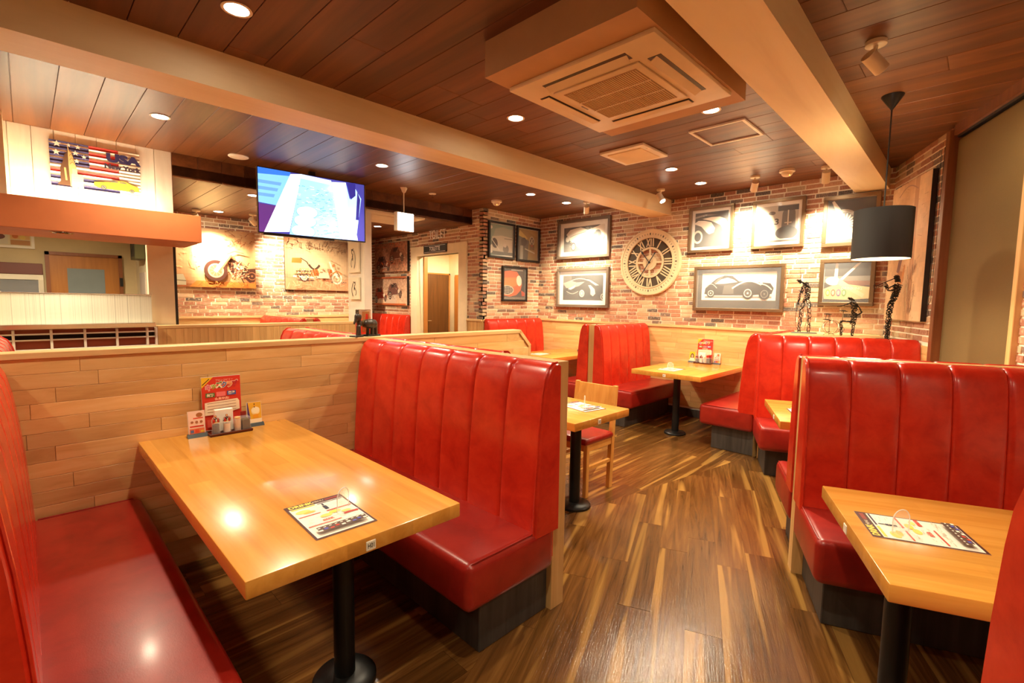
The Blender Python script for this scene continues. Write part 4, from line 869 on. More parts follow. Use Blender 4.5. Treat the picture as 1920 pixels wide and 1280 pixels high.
# ------------------------------------------------------------------ window and blind on the right wall
BL = NT('olive_blind_fabric').set(.8); v_ = BL.coords((400, 400, 400), False)
BL.m = BL.col(BL.ramp(BL.noise(v_, 1, 2), [(.3, srgb(104, 84, 46)), (.7, srgb(116, 94, 52))]))
RW = wood('redwood_window_frame', srgb(96, 52, 26), srgb(120, 68, 36), srgb(136, 82, 44), 2, .4, 1, .02)
x, y = RS(4.46, -1.662)
win = struct(MB().box(0, .96, .12, .13, .40, 2.62).obj('window_1', glass('night_window_glass', (.02, .02, .03), alpha=.9), None, (x, y, 0), (0, 0, PI + TH)))
MB().box(-.005, .05, -.045, .12, .35, 2.66, .003).obj('frame_post', RW, win)
MB().box(.945, .985, -.035, .12, .35, 2.66, .003).obj('frame_post', M['oak_v'], win)
MB().box(.05, .945, -.02, .12, 2.62, 2.70).obj('frame_head', RW, win); MB().box(.05, .945, -.03, .13, .35, .40).obj('window_sill', M['oak_x'], win)
MB().box(0, .96, .0, .13, 0, .35).obj('wall_below', M['wallp'], win)
rbz = empty('roller_blind', (x, y, 0), PI + TH, 'closed olive brown roller blind over the window', 'blind')
MB().cyl((.055, .035, 2.575), (.94, .035, 2.575), .026, seg=20).obj('roller_tube', BL.m, rbz, smooth=True)
MB().box(.052, .943, .0, .07, 2.603, 2.622).obj('head_rail', M['blackp'], rbz)
MB().box(.056, .938, .008, .0095, .55, 2.575).obj('fabric', BL.m, rbz)
MB().cyl((.056, .009, .55), (.938, .009, .55), .010, seg=12).obj('bottom_bar', M['blackp'], rbz)
cp = [(-.012, -.06, 2.55 - 1.1 * t + .0) for t in (0, .5, 1)] + [(-.02 + .03 * math.sin(t * PI), -.062, 1.45 - .12 * math.sin(t * PI)) for t in (.1, .3, .5, .7, .9)] + [(.02, -.06, 1.45), (.03, -.058, 2.55)]
MB().tube(cp, .0018, 5).obj('pull_chain', M['black'], rbz)
# ------------------------------------------------------------------ counter, canopy, kitchen
struct(MB().box(-3.0, 1.065, 4.72, 5.34, 1.845, 2.065, .003).obj('trim_5', M['orange']))
e = empty('canopy_downlight', (.21, 4.80, 1.845), 0, 'chrome-ringed downlight under the terracotta canopy', 'downlight')
MB().lathe([(.05, 0), (.066, 0), (.066, -.006), (.052, -.004), (.05, 0)], seg=28, cap=False).obj('trim_ring', M['chrome'], e, smooth=True); MB().lathe([(0, -.001), (.052, -.001)], seg=28).obj('reflector', M['steel'], e)
spot((.21, 4.86, 1.835), (.21, 5.05, 0), 26, 120, .7); spot((-.6, 4.86, 1.835), (-.6, 5.05, 0), 26, 120, .7)  # light of the canopy downlight, and a second spot without a fitting
e = empty('cove_light', (-1.0, 5.20, 2.066), 0, 'long hidden strip light lying on the terracotta canopy', 'lamp')
MB().box(-1.9, 1.90, -.03, .03, 0, .03, .004).obj('housing', M['white'], e); MB().box(-1.88, 1.88, -.022, .022, .03, .036).obj('tube', emit('strip_glow', (1, .84, .58), 60), e)
struct(MB().box(.785, .978, 5.375, 5.45, 0, 1.87).obj('trim_6', M['cream'])); struct(MB().box(.979, 1.0, 5.375, 5.47, 1.13, 1.95).obj('trim_7', M['blackp']))  # black strip painted in for the shaded gap beside the cream column
struct(MB().box(-.5, -.165, 5.0, 5.34, 0, 1.846).box(-.5, -.055, 5.08, 5.34, 2.064, ZC).obj('trim_8', M['cream']))
cn = empty('service_counter', (-1.1, 5.27, 0), 0, 'terracotta service counter with white rails and a steel ledge', 'counter')
DK = plain('counter_dark_recess', srgb(34, 22, 18), .7); BR = plain('terracotta_counter_panel', srgb(150, 66, 34), .5)
MB().box(-1.9, 1.90, .06, .40, 0, 1.12).obj('body', DK, cn)
for z0_, z1_ in ((1.087, 1.12), (.965, 1.035), (.80, .92), (.10, .72)): MB().box(-1.9, 1.90, .02, .07, z0_, z1_, .002).obj('front_panel', BR, cn)
for zz in (1.083, 1.037, .960, .90): MB().box(-1.9, 1.905, -.02, -.008, zz - .006, zz + .006, .002).obj('rail', M['white'], cn)
for xx in (-.08, .13, .33, .535, .742, .806): MB().box(xx + 1.1 - .008, xx + 1.1 + .008, -.024, .02, .2, 1.115, .002).obj('upright', M['white'], cn)
MB().box(-1.9, 1.895, -.075, .10, 1.122, 1.163, .004, 2).obj('steel_ledge', M['steel'], cn)
ST_ = NT('striped_screen_glass').set(.12); tc = ST_.coords((120, 0, 0), False); nf = ST_.noise(tc, 1, 2, .6)
ST_.col(ST_.ramp(nf, [(.38, srgb(170, 166, 148)), (.45, srgb(238, 234, 214)), (.60, srgb(250, 248, 232)), (.68, srgb(190, 188, 168))])); ST_.b.inputs['Alpha'].default_value = .75
tl = ST_.n('ShaderNodeBsdfTranslucent'); tl.inputs[0].default_value = (.8, .8, .72, 1); mx = ST_.n('ShaderNodeMixShader'); mx.inputs[0].default_value = .35
ST_.l(ST_.b.outputs[0], mx.inputs[1]); ST_.l(tl.outputs[0], mx.inputs[2]); ST_.l(mx.outputs[0], ST_.t.nodes['Material Output'].inputs[0])
gs = empty('striped_glass_screen', (-1.1, 5.31, 1.1635), 0, 'striped frosted glass screen with a steel top edge on the counter', 'screen')
MB().box(-1.9, 1.89, 0, .008, 0, .238).obj('glass_sheet', ST_.m, gs); MB().box(-1.9, 1.895, -.006, .014, .236, .246, .002).obj('top_edge', M['steel'], gs)
pt = empty('plate_stack', (.26, 5.545, 1.121), 0, 'pale stacked bowls seen through the striped screen', 'bowls')
for k, (r_, zz) in enumerate(((.16, .03), (.14, .075), (.11, .12))): MB().lathe([(r_ * .5, zz - .03), (r_, zz + .02), (r_ * .97, zz + .022), (r_ * .48, zz - .02), (0, zz - .02)], (0, 0, .0), 28).obj('bowl', M['white'], pt, smooth=True)
struct(MB().box(-3.1, 1.0, 7.40, 7.46, 0, 2.5).obj('wall_kitchen', plain('kitchen_wall_paint', srgb(204, 184, 142), .8)))
struct(MB().box(-3.1, 1.0, 5.46, 7.46, 2.36, 2.42).obj('ceiling_kitchen', M['white']))
ks = struct(MB().box(.965, 1.0, 5.47, 7.40, 0, 2.4).obj('wall_kitchen_side', M['cream']))
MB().box(.945, .966, 5.75, 6.35, 0, 1.78).obj('oak_panel', M['oak_v'], ks); MB().box(.955, .966, 6.75, 7.1, 1.1, 1.66).obj('notice_sheet', plain('notice_paper', srgb(206, 190, 176), .6), ks)
spot((.1, 5.75, 2.34), (.1, 6.1, 0), 95, 150, .8)  # added spot without a fitting, brightens the kitchen and backlights the striped screen
kd = struct(MB().box(.20, .80, 7.37, 7.40, 0, 1.83).obj('door_5', wood('amber_kitchen_door', srgb(158, 98, 36), srgb(176, 112, 44), srgb(190, 126, 54), 2, .4, 1, .02)))
MB().box(.345, .665, 7.362, 7.371, 1.0, 1.69).obj('frosted_pane', plain('frosted_blue_pane', srgb(122, 134, 136), .3), kd)
for a in ((.17, .205, 0, 1.865), (.795, .83, 0, 1.865), (.17, .83, 1.83, 1.865)): MB().box(a[0], a[1], 7.355, 7.40, a[2], a[3]).obj('door_frame', wood('russet_frame', srgb(120, 66, 30), srgb(140, 80, 40), srgb(150, 92, 50), 2, .4, 1, .02), kd)
MB().box(.80, .83, 7.345, 7.36, 1.50, 1.60).obj('hinge', M['black'], kd)
fg = empty('drinks_fridge', (-.22, 7.15, 0), 0, 'upright drinks fridge with a maroon top panel in the kitchen', 'fridge')
MB().box(-.36, .36, .10, .24, 0, 1.60).box(-.36, .36, .0, .24, 0, .28).box(-.36, -.335, .0, .1, .28, 1.60).box(.335, .36, .0, .1, .28, 1.60).obj('cabinet', plain('fridge_grey', srgb(176, 164, 144), .4), fg); MB().box(-.36, .365, -.02, .24, 1.60, 1.715, .004).obj('top_panel', plain('maroon_panel', srgb(92, 38, 20), .5), fg)
MB().box(-.36, .365, -.01, .02, 1.545, 1.60).obj('light_box', plain('fridge_header', srgb(206, 196, 172), .4), fg); MB().box(-.334, .334, .090, .1005, .28, 1.54).obj('interior', DK, fg); MB().box(-.334, .334, .004, .09, 1.345, 1.352).obj('shelf', M['steel'], fg)
for xx in (-.345, .345): MB().box(xx - .02, xx + .02, -.012, .02, .2, 1.545).obj('door_stile', plain('fridge_frame', srgb(190, 178, 156), .4), fg)
MB().box(-.33, .33, -.018, -.013, .2, 1.54).obj('door_glass', M['glass'], fg)
for xx, cc in ((-.12, srgb(170, 130, 40)), (.02, srgb(70, 44, 26)), (-.25, srgb(60, 40, 26))):
    b_ = empty('drink_bottle', (-.22 + xx, 7.196, 1.353), 0, 'dark bottle with a %s label standing in the drinks fridge' % ('gold' if xx == -.12 else 'cream' if xx > 0 else 'plain'), 'bottle')
    MB().lathe([(0, 0), (.028, 0), (.028, .09), (.012, .13), (.012, .165), (0, .165)], seg=16).obj('glass_body', plain('brown_bottle_glass', srgb(48, 28, 16), .15), b_, smooth=True)
    MB().lathe([(.0285, .02), (.0285, .07)], seg=16, cap=False).obj('bottle_label', plain('bottle_label', cc if xx == -.12 else srgb(206, 196, 170), .5), b_); MB().lathe([(.0125, .13), (.0125, .145)], seg=12, cap=False).obj('neck_band', M['white'], b_)
mbd = empty('food_poster', (-.15, 7.40, 1.88), 0, 'white-framed food poster with the letter W on the kitchen wall', 'poster')
MB().box(-.26, .25, -.02, 0, 0, .27, .003).obj('frame', M['white'], mbd)
def d_food(p):
    p.rect(0, 0, 1, 1, srgb(214, 200, 160)).rect(0, 0, .25, 1, srgb(220, 196, 120)).poly([(.02, .3), (.1, .7), (.2, .3)], srgb(176, 140, 60)).rect(.0, 0, .25, .1, srgb(190, 80, 40)).rect(.30, .05, .62, .95, srgb(206, 196, 170)).text('W', .38, .88, .06, srgb(90, 20, 40), .001).ell(.46, .40, .12, .14, srgb(110, 50, 40)).ell(.5, .66, .05, .08, srgb(214, 130, 70)).rect(.66, .62, .98, .94, srgb(196, 176, 140)).disc(.76, .80, .05, srgb(214, 120, 70)).rect(.66, .30, .98, .58, srgb(220, 170, 100)).disc(.74, .45, .05, srgb(206, 110, 40)).disc(.86, .4, .05, srgb(226, 190, 90)).rect(.66, .04, .98, .27, srgb(180, 120, 50)); return p
d_food(Pr(.46, .22)).obj('poster_print', mbd, (-.005, -.0205, .025))
sb = empty('wall_shelf_box', (.93, 6.85, 1.80), 0, 'dark green and black box on the kitchen side wall', 'box'); MB().box(-.06, .03, -.16, .16, 0, .28, .004).obj('body', plain('olive_box', srgb(96, 92, 56), .5), sb)
for k in range(3): MB().box(-.064, -.058, -.12 + .09 * k, -.06 + .09 * k, .03, .25).obj('strip', M['blackp'], sb)
rg = empty('hanging_board', (.93, 5.95, 1.82), 0, 'striped red and tan board above the kitchen side panel', 'board'); MB().box(-.02, .03, -.25, .25, 0, .22, .003).obj('board', plain('tan_board', srgb(176, 136, 84), .5), rg); MB().box(-.023, -.019, -.25, .25, .08, .14).obj('stripe', plain('red_stripe', srgb(170, 60, 40), .5), rg)
# USA sign: ribbed painted sheet
us = empty('usa_sign', (.472, 5.335, 2.262), 0, 'ribbed flag sign reading USA New York with a tower and a yellow taxi', 'sign')
MB().box(-.283, .283, -.004, 0, 0, .352).obj('backing', CE, us)
RD, NV, WH = srgb(186, 44, 34), srgb(48, 40, 84), srgb(236, 226, 206)
def flag(u, v):
    st = int(v * 13) % 2 == 0
    if u < .40 and v > .46: return NV if int(v * 26) % 2 else tuple(a * .9 + .02 for a in WH) if int(v * 26) % 4 == 0 else NV
    if u > .73: return WH if st else srgb(206, 190, 166)
    if v < .28: return NV if st else WH
    return RD if st else WH
wv = lambda x, z: -.005 * (.5 + .5 * math.cos(2 * PI * 13 * z / .35))
Pr(.566, .35).grad(flag, 24, 78).obj('ribbed_sheet', us, (0, -.0045, .001), warp=wv)
def d_us(p):
    for u, v, r in ((.08, .93, .05), (.07, .74, .045), (.30, .92, .035), (.27, .78, .04), (.36, .72, .03), (.2, .93, .03), (.28, .6, .035)):
        p.poly([(u + (r if k % 2 == 0 else r * .42) * math.sin(k * PI / 5), v + (r if k % 2 == 0 else r * .42) * 1.6 * math.cos(k * PI / 5)) for k in range(10)], WH)
    d, t = srgb(96, 66, 44), srgb(214, 180, 118)
    p.poly([(.19, .97), (.185, .80), (.15, .70), (.13, .55), (.10, .40), (.10, .10), (.06, .02), (.22, .02), (.22, .6)], d).poly([(.19, .97), (.20, .82), (.235, .74), (.25, .6), (.27, .46), (.28, .02), (.20, .02), (.19, .5)], t).poly([(.14, .42), (.16, .42), (.17, .14), (.15, .14)], srgb(206, 176, 110)).rect(.215, .0, .34, .30, srgb(232, 214, 170)).rect(.225, .3, .28, .42, srgb(226, 204, 156))
    for k in range(4): p.curve(lambda q: (.205 + (.02 + .012 * k) * q, .78 - .09 * k + .05 * math.sin(PI * q)), .004, srgb(150, 112, 60), 6)
    for k in range(5): p.line([(.225, .05 + .05 * k), (.33, .05 + .05 * k)], .002, srgb(190, 170, 130))
    Y = srgb(232, 186, 52); p.poly([(.45, .12), (.46, .19), (.58, .22), (.66, .23), (.70, .28), (.82, .29), (.88, .24), (.97, .19), (.98, .10), (.9, .06), (.5, .07)], Y).poly([(.63, .23), (.68, .275), (.73, .275), (.73, .235)], srgb(110, 104, 84)).poly([(.75, .235), (.75, .275), (.81, .275), (.85, .24)], srgb(110, 104, 84)).wheel(.56, .09, .032, srgb(60, 54, 44), srgb(200, 190, 160)).wheel(.89, .08, .030, srgb(60, 54, 44), srgb(200, 190, 160))
    p.text('USA', .80, .80, .088, NV, .006, 1.35).text('New York', .79, .60, .050, srgb(60, 44, 60), .003, 1.1); return p
d_us(Pr(.566, .35)).obj('cut_out_print', us, (0, -.0105, .001))
# ------------------------------------------------------------------ things on the tables
M['traybrown'] = plain('brown_lacquer', srgb(86, 34, 18), .25); M['napkin'] = plain('napkin_paper', srgb(246, 240, 226), .9)
M['clear'] = glass('clear_acrylic', alpha=.16); M['jar'] = glass('jar_glass', alpha=.22); M['cardbase'] = plain('charcoal_card_base', srgb(52, 56, 58), .35)
RED, CRM, YEL = srgb(214, 54, 32), srgb(246, 228, 196), srgb(240, 196, 40)
def d_poster(p):
    p.rect(0, 0, 1, 1, RED).poly([(0, .80), (0, 1), (.30, 1)], YEL).text('ブロンコビリー', .58, .93, .012, CRM).line([(.02, .86), (.2, .97)], .004, srgb(60, 40, 20))
    for k, (c, col) in enumerate(zip('キッズクラブ', (srgb(226, 90, 130), srgb(140, 190, 60), srgb(60, 130, 60), srgb(60, 90, 170), srgb(230, 120, 40), srgb(190, 40, 60)))):
        u, v = .17 + .135 * k, .795 + .015 * math.sin(k) + .012 * k; p.text(c, u, v, .036, CRM, .0028, .9).text(c, u, v, .034, col, .0012, .9)
    p.rect(.09, .62, .32, .70, srgb(70, 120, 60)).rect(.36, .62, .60, .71, srgb(240, 120, 120)).rect(.64, .63, .87, .71, srgb(50, 90, 170)).text('無料', .205, .655, .016, CRM, .0006).text('登録', .755, .668, .016, CRM, .0006).text('会員特典!', .5, .575, .016, srgb(255, 190, 160), .0004)
    p.poly([(.05, .28), (.06, .52), (.2, .53), (.9, .55), (.95, .5), (.95, .34), (.5, .28)], CRM)
    for k in range(4): p.line([(.12, .50 - .055 * k), (.86, .51 - .055 * k)], .0022, srgb(150, 90, 60))
    p.rect(.1, .05, .9, .2, srgb(226, 90, 70)); return p
def d_cardred(p):
    p.rect(0, 0, 1, 1, srgb(246, 214, 196)).ell(.68, .82, .2, .10, srgb(176, 110, 60)).rect(.3, .66, .9, .71, srgb(214, 70, 50)).rect(.08, .30, .92, .36, srgb(206, 50, 40)).rect(.05, .02, .95, .24, srgb(230, 120, 80)).rect(.1, .05, .3, .18, srgb(90, 110, 160)).rect(.38, .05, .62, .2, srgb(226, 80, 50)).rect(.72, .05, .92, .14, srgb(236, 200, 70))
    for k in range(3): p.ell(.22 + .28 * k, .52, .09, .055, srgb(170, 106, 70))
    return p
def d_cardbeer(p):
    p.rect(0, 0, 1, 1, srgb(232, 178, 48)).poly([(0, .22), (0, 1), (.05, 1), (.2, .22)], srgb(80, 50, 110)).ell(.58, .55, .30, .16, srgb(246, 226, 160)).ell(.58, .62, .30, .15, srgb(250, 240, 200)).rect(.4, .24, .78, .42, srgb(236, 160, 30)).rect(0, 0, 1, .2, CRM).rect(.48, .86, .54, .94, srgb(90, 60, 30)).rect(.48, .74, .56, .8, srgb(120, 80, 40)); return p
def d_cardgirl(p):
    p.rect(0, 0, 1, 1, srgb(240, 190, 40)).ell(.5, .50, .30, .30, srgb(44, 26, 20)).ell(.5, .52, .17, .18, srgb(222, 170, 130)).poly([(.1, .14), (.2, .36), (.5, .32), (.8, .36), (.92, .14)], srgb(240, 226, 206)).rect(0, 0, 1, .14, CRM); return p
def frame_at(x, y, rz): return lambda a, b: (x + a * math.cos(rz) - b * math.sin(rz), y + a * math.sin(rz) + b * math.cos(rz))
def cardstand(F, rz, a, b, draw, lab, z=.69, w=.075, h=.115):
    x, y = F(a, b); e = empty('table_card', (x, y, z), rz, lab, 'card')
    MB().prism([(-.02, 0), (.016, 0), (.008, .017), (-.006, .017)], -w / 2 - .006, w / 2 + .006).xf(Matrix(((0, 0, 1, 0), (1, 0, 0, 0), (0, 1, 0, 0), (0, 0, 0, 1)))).obj('base', M['cardbase'], e)
    t = Matrix.Rotation(-.10, 4, 'X') @ Matrix.Translation((0, 0, .012))
    MB().box(-w / 2, w / 2, -.001, .003, 0, h + .004, m=t).obj('card_board', M['white'], e); q = draw(Pr(w - .004, h)).obj('card_print', e, (0, -.0018, .016)); q.rotation_euler = (-.10, 0, 0)
def shaker(F, rz, a, b, fill, lab, z, r=.019, h=.062):
    x, y = F(a, b); e = empty('shaker', (x, y, z), rz, lab, 'shaker')
    MB().lathe([(0, 0), (r * 1.02, 0), (r * 1.05, .012), (r * .92, .03), (r, h), (r * .9, h + .004)], seg=18).obj('glass_jar', M['jar'], e, smooth=True)
    MB().lathe([(0, .006), (r * .86, .006), (r * .80, .03), (r * .82, h - .012), (0, h - .012)], seg=16).obj('contents', fill, e, smooth=True)
    MB().lathe([(r * 1.04, h), (r * 1.04, h + .012), (r * .8, h + .022), (r * .3, h + .026), (r * .3, h + .034), (0, h + .036)], seg=18).obj('lid', M['chrome'], e, smooth=True)
PEP, SALT, TOOTH, SAU = (plain(n, c, .9) for n, c in (('pepper_grains', srgb(52, 36, 28)), ('salt_grains', srgb(238, 220, 196)), ('toothpick_wood', srgb(222, 180, 122)), ('dark_sauce', srgb(72, 58, 26))))
def condiments(x, y, rz, where, left, right, full=True):
    """rz: direction in which the setting looks is local -y"""
    F = frame_at(x, y, rz); z = .69
    e = empty('condiment_tray', (x, y, z), rz, 'brown lacquer condiment tray on %s' % where, 'tray')
    MB().box(-.10, .10, -.05, .05, 0, .006, .003).obj('floor_plate', M['traybrown'], e)
    b = MB()
    for q in ((-.10, .10, -.05, -.044), (-.10, .10, .044, .05), (-.10, -.094, -.044, .044), (.094, .10, -.044, .044)): b.box(q[0], q[1], q[2], q[3], .004, .014, .002)
    b.obj('rim', M['traybrown'], e)
    zt = z + .006
    shaker(F, rz, -.066, -.018, PEP, 'glass pepper shaker with chrome lid on %s' % where, zt)
    shaker(F, rz, -.016, -.020, SALT, 'glass salt shaker with chrome lid on %s' % where, zt)
    px, py = F(-.02, .022); e = empty('napkin_block', (px, py, zt), rz, 'white paper napkins in a holder on %s' % where, 'napkins')
    MB().box(-.042, .042, -.014, .014, .006, .118, .002).obj('paper_napkins', M['napkin'], e); MB().box(-.044, .044, -.017, .017, 0, .05, .002).obj('holder', M['clear'], e); MB().box(-.044, .044, -.017, .017, 0, .006).obj('holder_base', M['chrome'], e)
    px, py = F(.034, -.020); e = empty('toothpick_jar', (px, py, zt), rz, 'clear toothpick jar on %s' % where, 'jar')
    MB().lathe([(0, 0), (.018, 0), (.018, .066), (.0165, .066), (.0165, .003), (0, .003)], seg=16).obj('glass_jar', M['jar'], e, smooth=True); MB().cyl((0, 0, .003), (0, 0, .074), .0145, seg=14).obj('toothpicks', TOOTH, e)
    px, py = F(.072, -.006); e = empty('sauce_holder', (px, py, zt), rz, 'square dark sauce packet holder on %s' % where, 'holder')
    MB().box(-.018, .018, -.03, .03, 0, .058, .002).obj('packets', SAU, e); MB().box(-.021, .021, -.033, .033, 0, .07, .002).obj('clear_box', M['clear'], e); MB().box(-.012, .014, .02, .028, .04, .092).obj('red_packet', plain('red_packet', srgb(140, 26, 20), .4), e)
    if not full: return F
    px, py = F(-.012, .062); e = empty('promotion_poster', (px, py, z), rz, 'red children\'s club poster standing on %s' % where, 'poster')
    MB().box(-.092, .092, .003, .007, .006, .29, m=Matrix.Rotation(-.05, 4, 'X')).obj('board', M['white'], e); q = d_poster(Pr(.182, .276)).obj('poster_print', e, (0, .0012, .012)); q.rotation_euler = (-.05, 0, 0)
    MB().box(-.06, .06, -.012, .03, 0, .012, .002).obj('stand', M['cardbase'], e)
    cardstand(F, rz, -.142, .012, left[0], left[1] % where); cardstand(F, rz, .140, .052, right[0], right[1] % where)
    return F
condiments(.72, 2.785, 0, 'table H01', (d_cardred, 'red and cream menu card on %s'), (d_cardbeer, 'yellow drink card on %s'))
condiments(5.655, 2.36, -H90, 'the table below the clock', (d_cardgirl, 'yellow portrait card on %s'), (d_cardred, 'red and cream menu card on %s'))
F4 = condiments(5.655, 4.02, -H90, 'the table by the brick pillar', None, None, False)
cardstand(F4, -H90, -.15, .0, d_cardred, 'red and cream menu card on the table by the brick pillar')
x, y = F4(.13, 0); e = empty('sauce_bottle', (x, y, .69), 0, 'red squeeze bottle with a yellow cap by the brick pillar', 'bottle')
MB().lathe([(0, 0), (.026, 0), (.027, .10), (.012, .15), (0, .15)], seg=18).obj('body', plain('red_squeeze_bottle', srgb(200, 40, 24), .35), e, smooth=True); MB().lathe([(.013, .148), (.012, .165), (.003, .195), (0, .195)], seg=14).obj('cap', plain('yellow_cap', srgb(232, 186, 50), .4), e, smooth=True)
def d_menu(p):
    W_ = srgb(252, 246, 230); R_ = srgb(214, 66, 48)
    p.rect(0, 0, 1, 1, srgb(76, 30, 20)).rect(.035, .03, .965, .89, W_).text('DRINK', .26, .945, .026, srgb(250, 220, 90), .0012, 1.0).text('MENU', .56, .945, .014, CRM).rect(.68, .92, .94, .965, srgb(150, 50, 34)).rect(.5, .855, .95, .875, srgb(60, 30, 70)).rect(.06, .85, .46, .88, srgb(246, 214, 90))
    p.ell(.20, .75, .12, .05, srgb(246, 222, 120)).ell(.28, .70, .10, .03, srgb(246, 206, 90)).rect(.535, .66, .60, .77, srgb(44, 44, 70)).rect(.553, .77, .582, .84, srgb(44, 44, 70)).rect(.06, .605, .42, .622, R_).rect(.52, .60, .95, .622, R_).ell(.45, .50, .10, .04, srgb(250, 226, 110)).ell(.62, .54, .10, .04, srgb(250, 216, 90)).ell(.78, .48, .08, .03, srgb(250, 230, 130)).rect(.70, .395, .95, .435, R_).text('BEER', .42, .39, .016, srgb(226, 100, 80), .0006).rect(.06, .31, .60, .326, R_)
    r = random.Random(4)
    for _ in range(70): u, v = r.uniform(.06, .82), r.choice((r.uniform(.64, .84), r.uniform(.34, .58), r.uniform(.24, .3))); p.line([(u, v), (u + r.uniform(.04, .12), v)], .0012, srgb(190, 170, 140))
    p.rect(.10, .08, .90, .19, srgb(96, 70, 58))
    for k in range(9): p.rect(.10 + .09 * k, .08 + .02 * (k % 2), .16 + .09 * k, .11 + .02 * (k % 2), r.choice((W_, R_, srgb(90, 90, 190), W_))).rect(.11 + .09 * k, .15, .15 + .09 * k, .165, W_)
    return p
ME = d_menu(Pr(.195, .285)).obj('menu_proto', None, (0, 0, 0)); MEM = ME.data; bpy.data.objects.remove(ME)
def menu(x, y, rz, lab, holder=None, hl=None):
    e = empty('drink_menu', (x, y, .6905), rz, lab, 'menu')
    MB().box(-.0975, .0975, 0, .285, 0, .0012).obj('laminated_sheet', plain('laminate_edge', srgb(226, 190, 160), .3), e); o = link('menu_print', MEM, e, (0, 0, .0014), (-PI / 2, 0, 0))
    if holder:
        hx, hy, hr = holder; fx, fy = frame_at(x, y, rz)(hx, hy); h = empty('menu_holder', (fx, fy, .6917), rz + hr, hl, 'holder')
        n = 14; pts = [(-.03, 0)] + [(-.03 + 0 * k, .045) for k in range(1)] + [(.03 * math.cos(PI - PI * k / n), .045 + .03 * math.sin(PI * k / n)) for k in range(n + 1)] + [(.03, 0)]
        q = MB(); q.prism(pts, -.0012, .0012).xf(RX90).obj('upright_sheet', M['clear'], h); MB().box(-.03, .03, -.045, .004, 0, .002).obj('foot', M['clear'], h)
        MB().tube([(a, 0, b) for a, b in pts], .0016, 5).obj('polished_edge', M['edge'], h, smooth=True)
M['edge'] = glass('acrylic_edge', (1, .97, .9), alpha=.7)
menu(.662, 1.345, math.radians(-2), 'laminated drink menu lying on table H01', (.05, .15, .5), 'clear arched menu holder standing on the menu on table H01')
menu(2.60, 1.775, math.radians(-10), 'laminated drink menu on the table with the wooden chair', (.02, .13, .9), 'clear arched menu holder on the table with the wooden chair')
menu(4.72, 2.37, -H90, 'laminated drink menu on the table below the clock', (0, .12, .5), 'clear arched menu holder on the table below the clock')
menu(4.72, 4.24, -H90 + .1, 'laminated drink menu on the table by the brick pillar')
x, y = RS(3.62, -.60); menu(x, y, TH + PI + .05, 'laminated drink menu on the table before the wire figures', (0, .13, .4), 'clear arched menu holder on the table before the wire figures')
x, y = RS(1.835, -.82); menu(x, y, TH, 'laminated drink menu on the table by the olive blind', (-.035, .195, -1.05), 'clear arched menu holder on the table by the olive blind')
# ------------------------------------------------------------------ wire figures
rw = random.Random(21)
def limb(b, pts, r, n=4, turns=2.2, t=.0023, seg=12):
    P = [Vector(p) for p in pts]; D = [0]
    for a, c in zip(P, P[1:]): D.append(D[-1] + (c - a).length)
    def at(s_):
        s_ *= D[-1]
        for i in range(len(P) - 1):
            if s_ <= D[i + 1] or i == len(P) - 2: q = (s_ - D[i]) / max(D[i + 1] - D[i], 1e-6); return P[i].lerp(P[i + 1], q)
    rr = (lambda s_: r[0] + (r[1] - r[0]) * s_) if isinstance(r, tuple) else (lambda s_: r)
    m = int(seg * max(1, len(P) - 1))
    for k in range(n):
        ph = rw.uniform(0, 6.28); tn = turns * rw.uniform(.5, 1.6) * rw.choice((-1, 1)); path = []
        for i in range(m + 1):
            s_ = i / m; a = ph + tn * 6.28 * s_; path.append(at(s_) + Vector((math.cos(a), math.sin(a), .35 * math.sin(2 * a))) * rr(s_) * rw.uniform(.8, 1.15))
        b.tube(path, t, 4)
def wring(b, c, r, ax, t=.0018, n=22):
    q = Vector(ax).to_track_quat('Z', 'Y'); b.tube([Vector(c) + q @ Vector((r * math.cos(2 * PI * k / n), r * math.sin(2 * PI * k / n), 0)) for k in range(n + 1)], t, 4)
WM = M['black']
def fig(x, y, rz, lab):
    e = empty('wire_figure', (x, y, 1.122), rz, lab, 'sculpture'); return e
# local x = viewer's right, y = away
VR = -H90 + .35
f1 = fig(5.48, 1.285, VR, 'black wire figure of a bent musician on an oval base')
MB().lathe([(0, .008), (.085, .008), (.092, .003), (.092, 0), (0, 0)], seg=28).xf(Matrix.Diagonal((1, .6, 1, 1))).obj('base', plain('grey_stone_base', srgb(92, 92, 84), .6), f1)
b = MB(); limb(b, [(-.035, 0, .01), (-.03, 0, .12), (-.018, 0, .25)], (.010, .014), 5); limb(b, [(.03, 0, .01), (.032, 0, .13), (.015, 0, .26)], (.010, .015), 5); b.obj('legs', WM, f1)
b = MB(); limb(b, [(.0, 0, .25), (.012, 0, .32), (-.012, 0, .39)], (.020, .022), 8, 3); limb(b, [(-.03, 0, .36), (-.045, 0, .28), (-.05, 0, .22)], .006, 4); limb(b, [(-.01, 0, .38), (-.03, -.02, .30), (-.05, -.02, .33)], .006, 3); b.obj('torso', WM, f1)
b = MB(); limb(b, [(-.035, 0, .385), (-.06, 0, .41)], .014, 7, 3); b.tube([(-.05, 0, .42), (-.045, 0, .45), (-.055, 0, .48), (-.05, 0, .50)], .0016, 4); b.obj('head', WM, f1)
b = MB(); b.tube([(-.06, -.02, .20), (-.068, -.02, .12), (-.06, -.02, .05), (-.03, -.02, .015), (.0, -.02, .03), (.012, -.02, .10), (-.01, -.02, .2)], .0017, 4); b.tube([(-.06, -.02, .20), (-.055, -.02, .30)], .0017, 4); b.obj('instrument', WM, f1)
f1.scale = (1.25, 1.25, 1.30)
f2 = fig(5.44, .90, VR, 'black wire figure of a seated drummer at a drum kit')
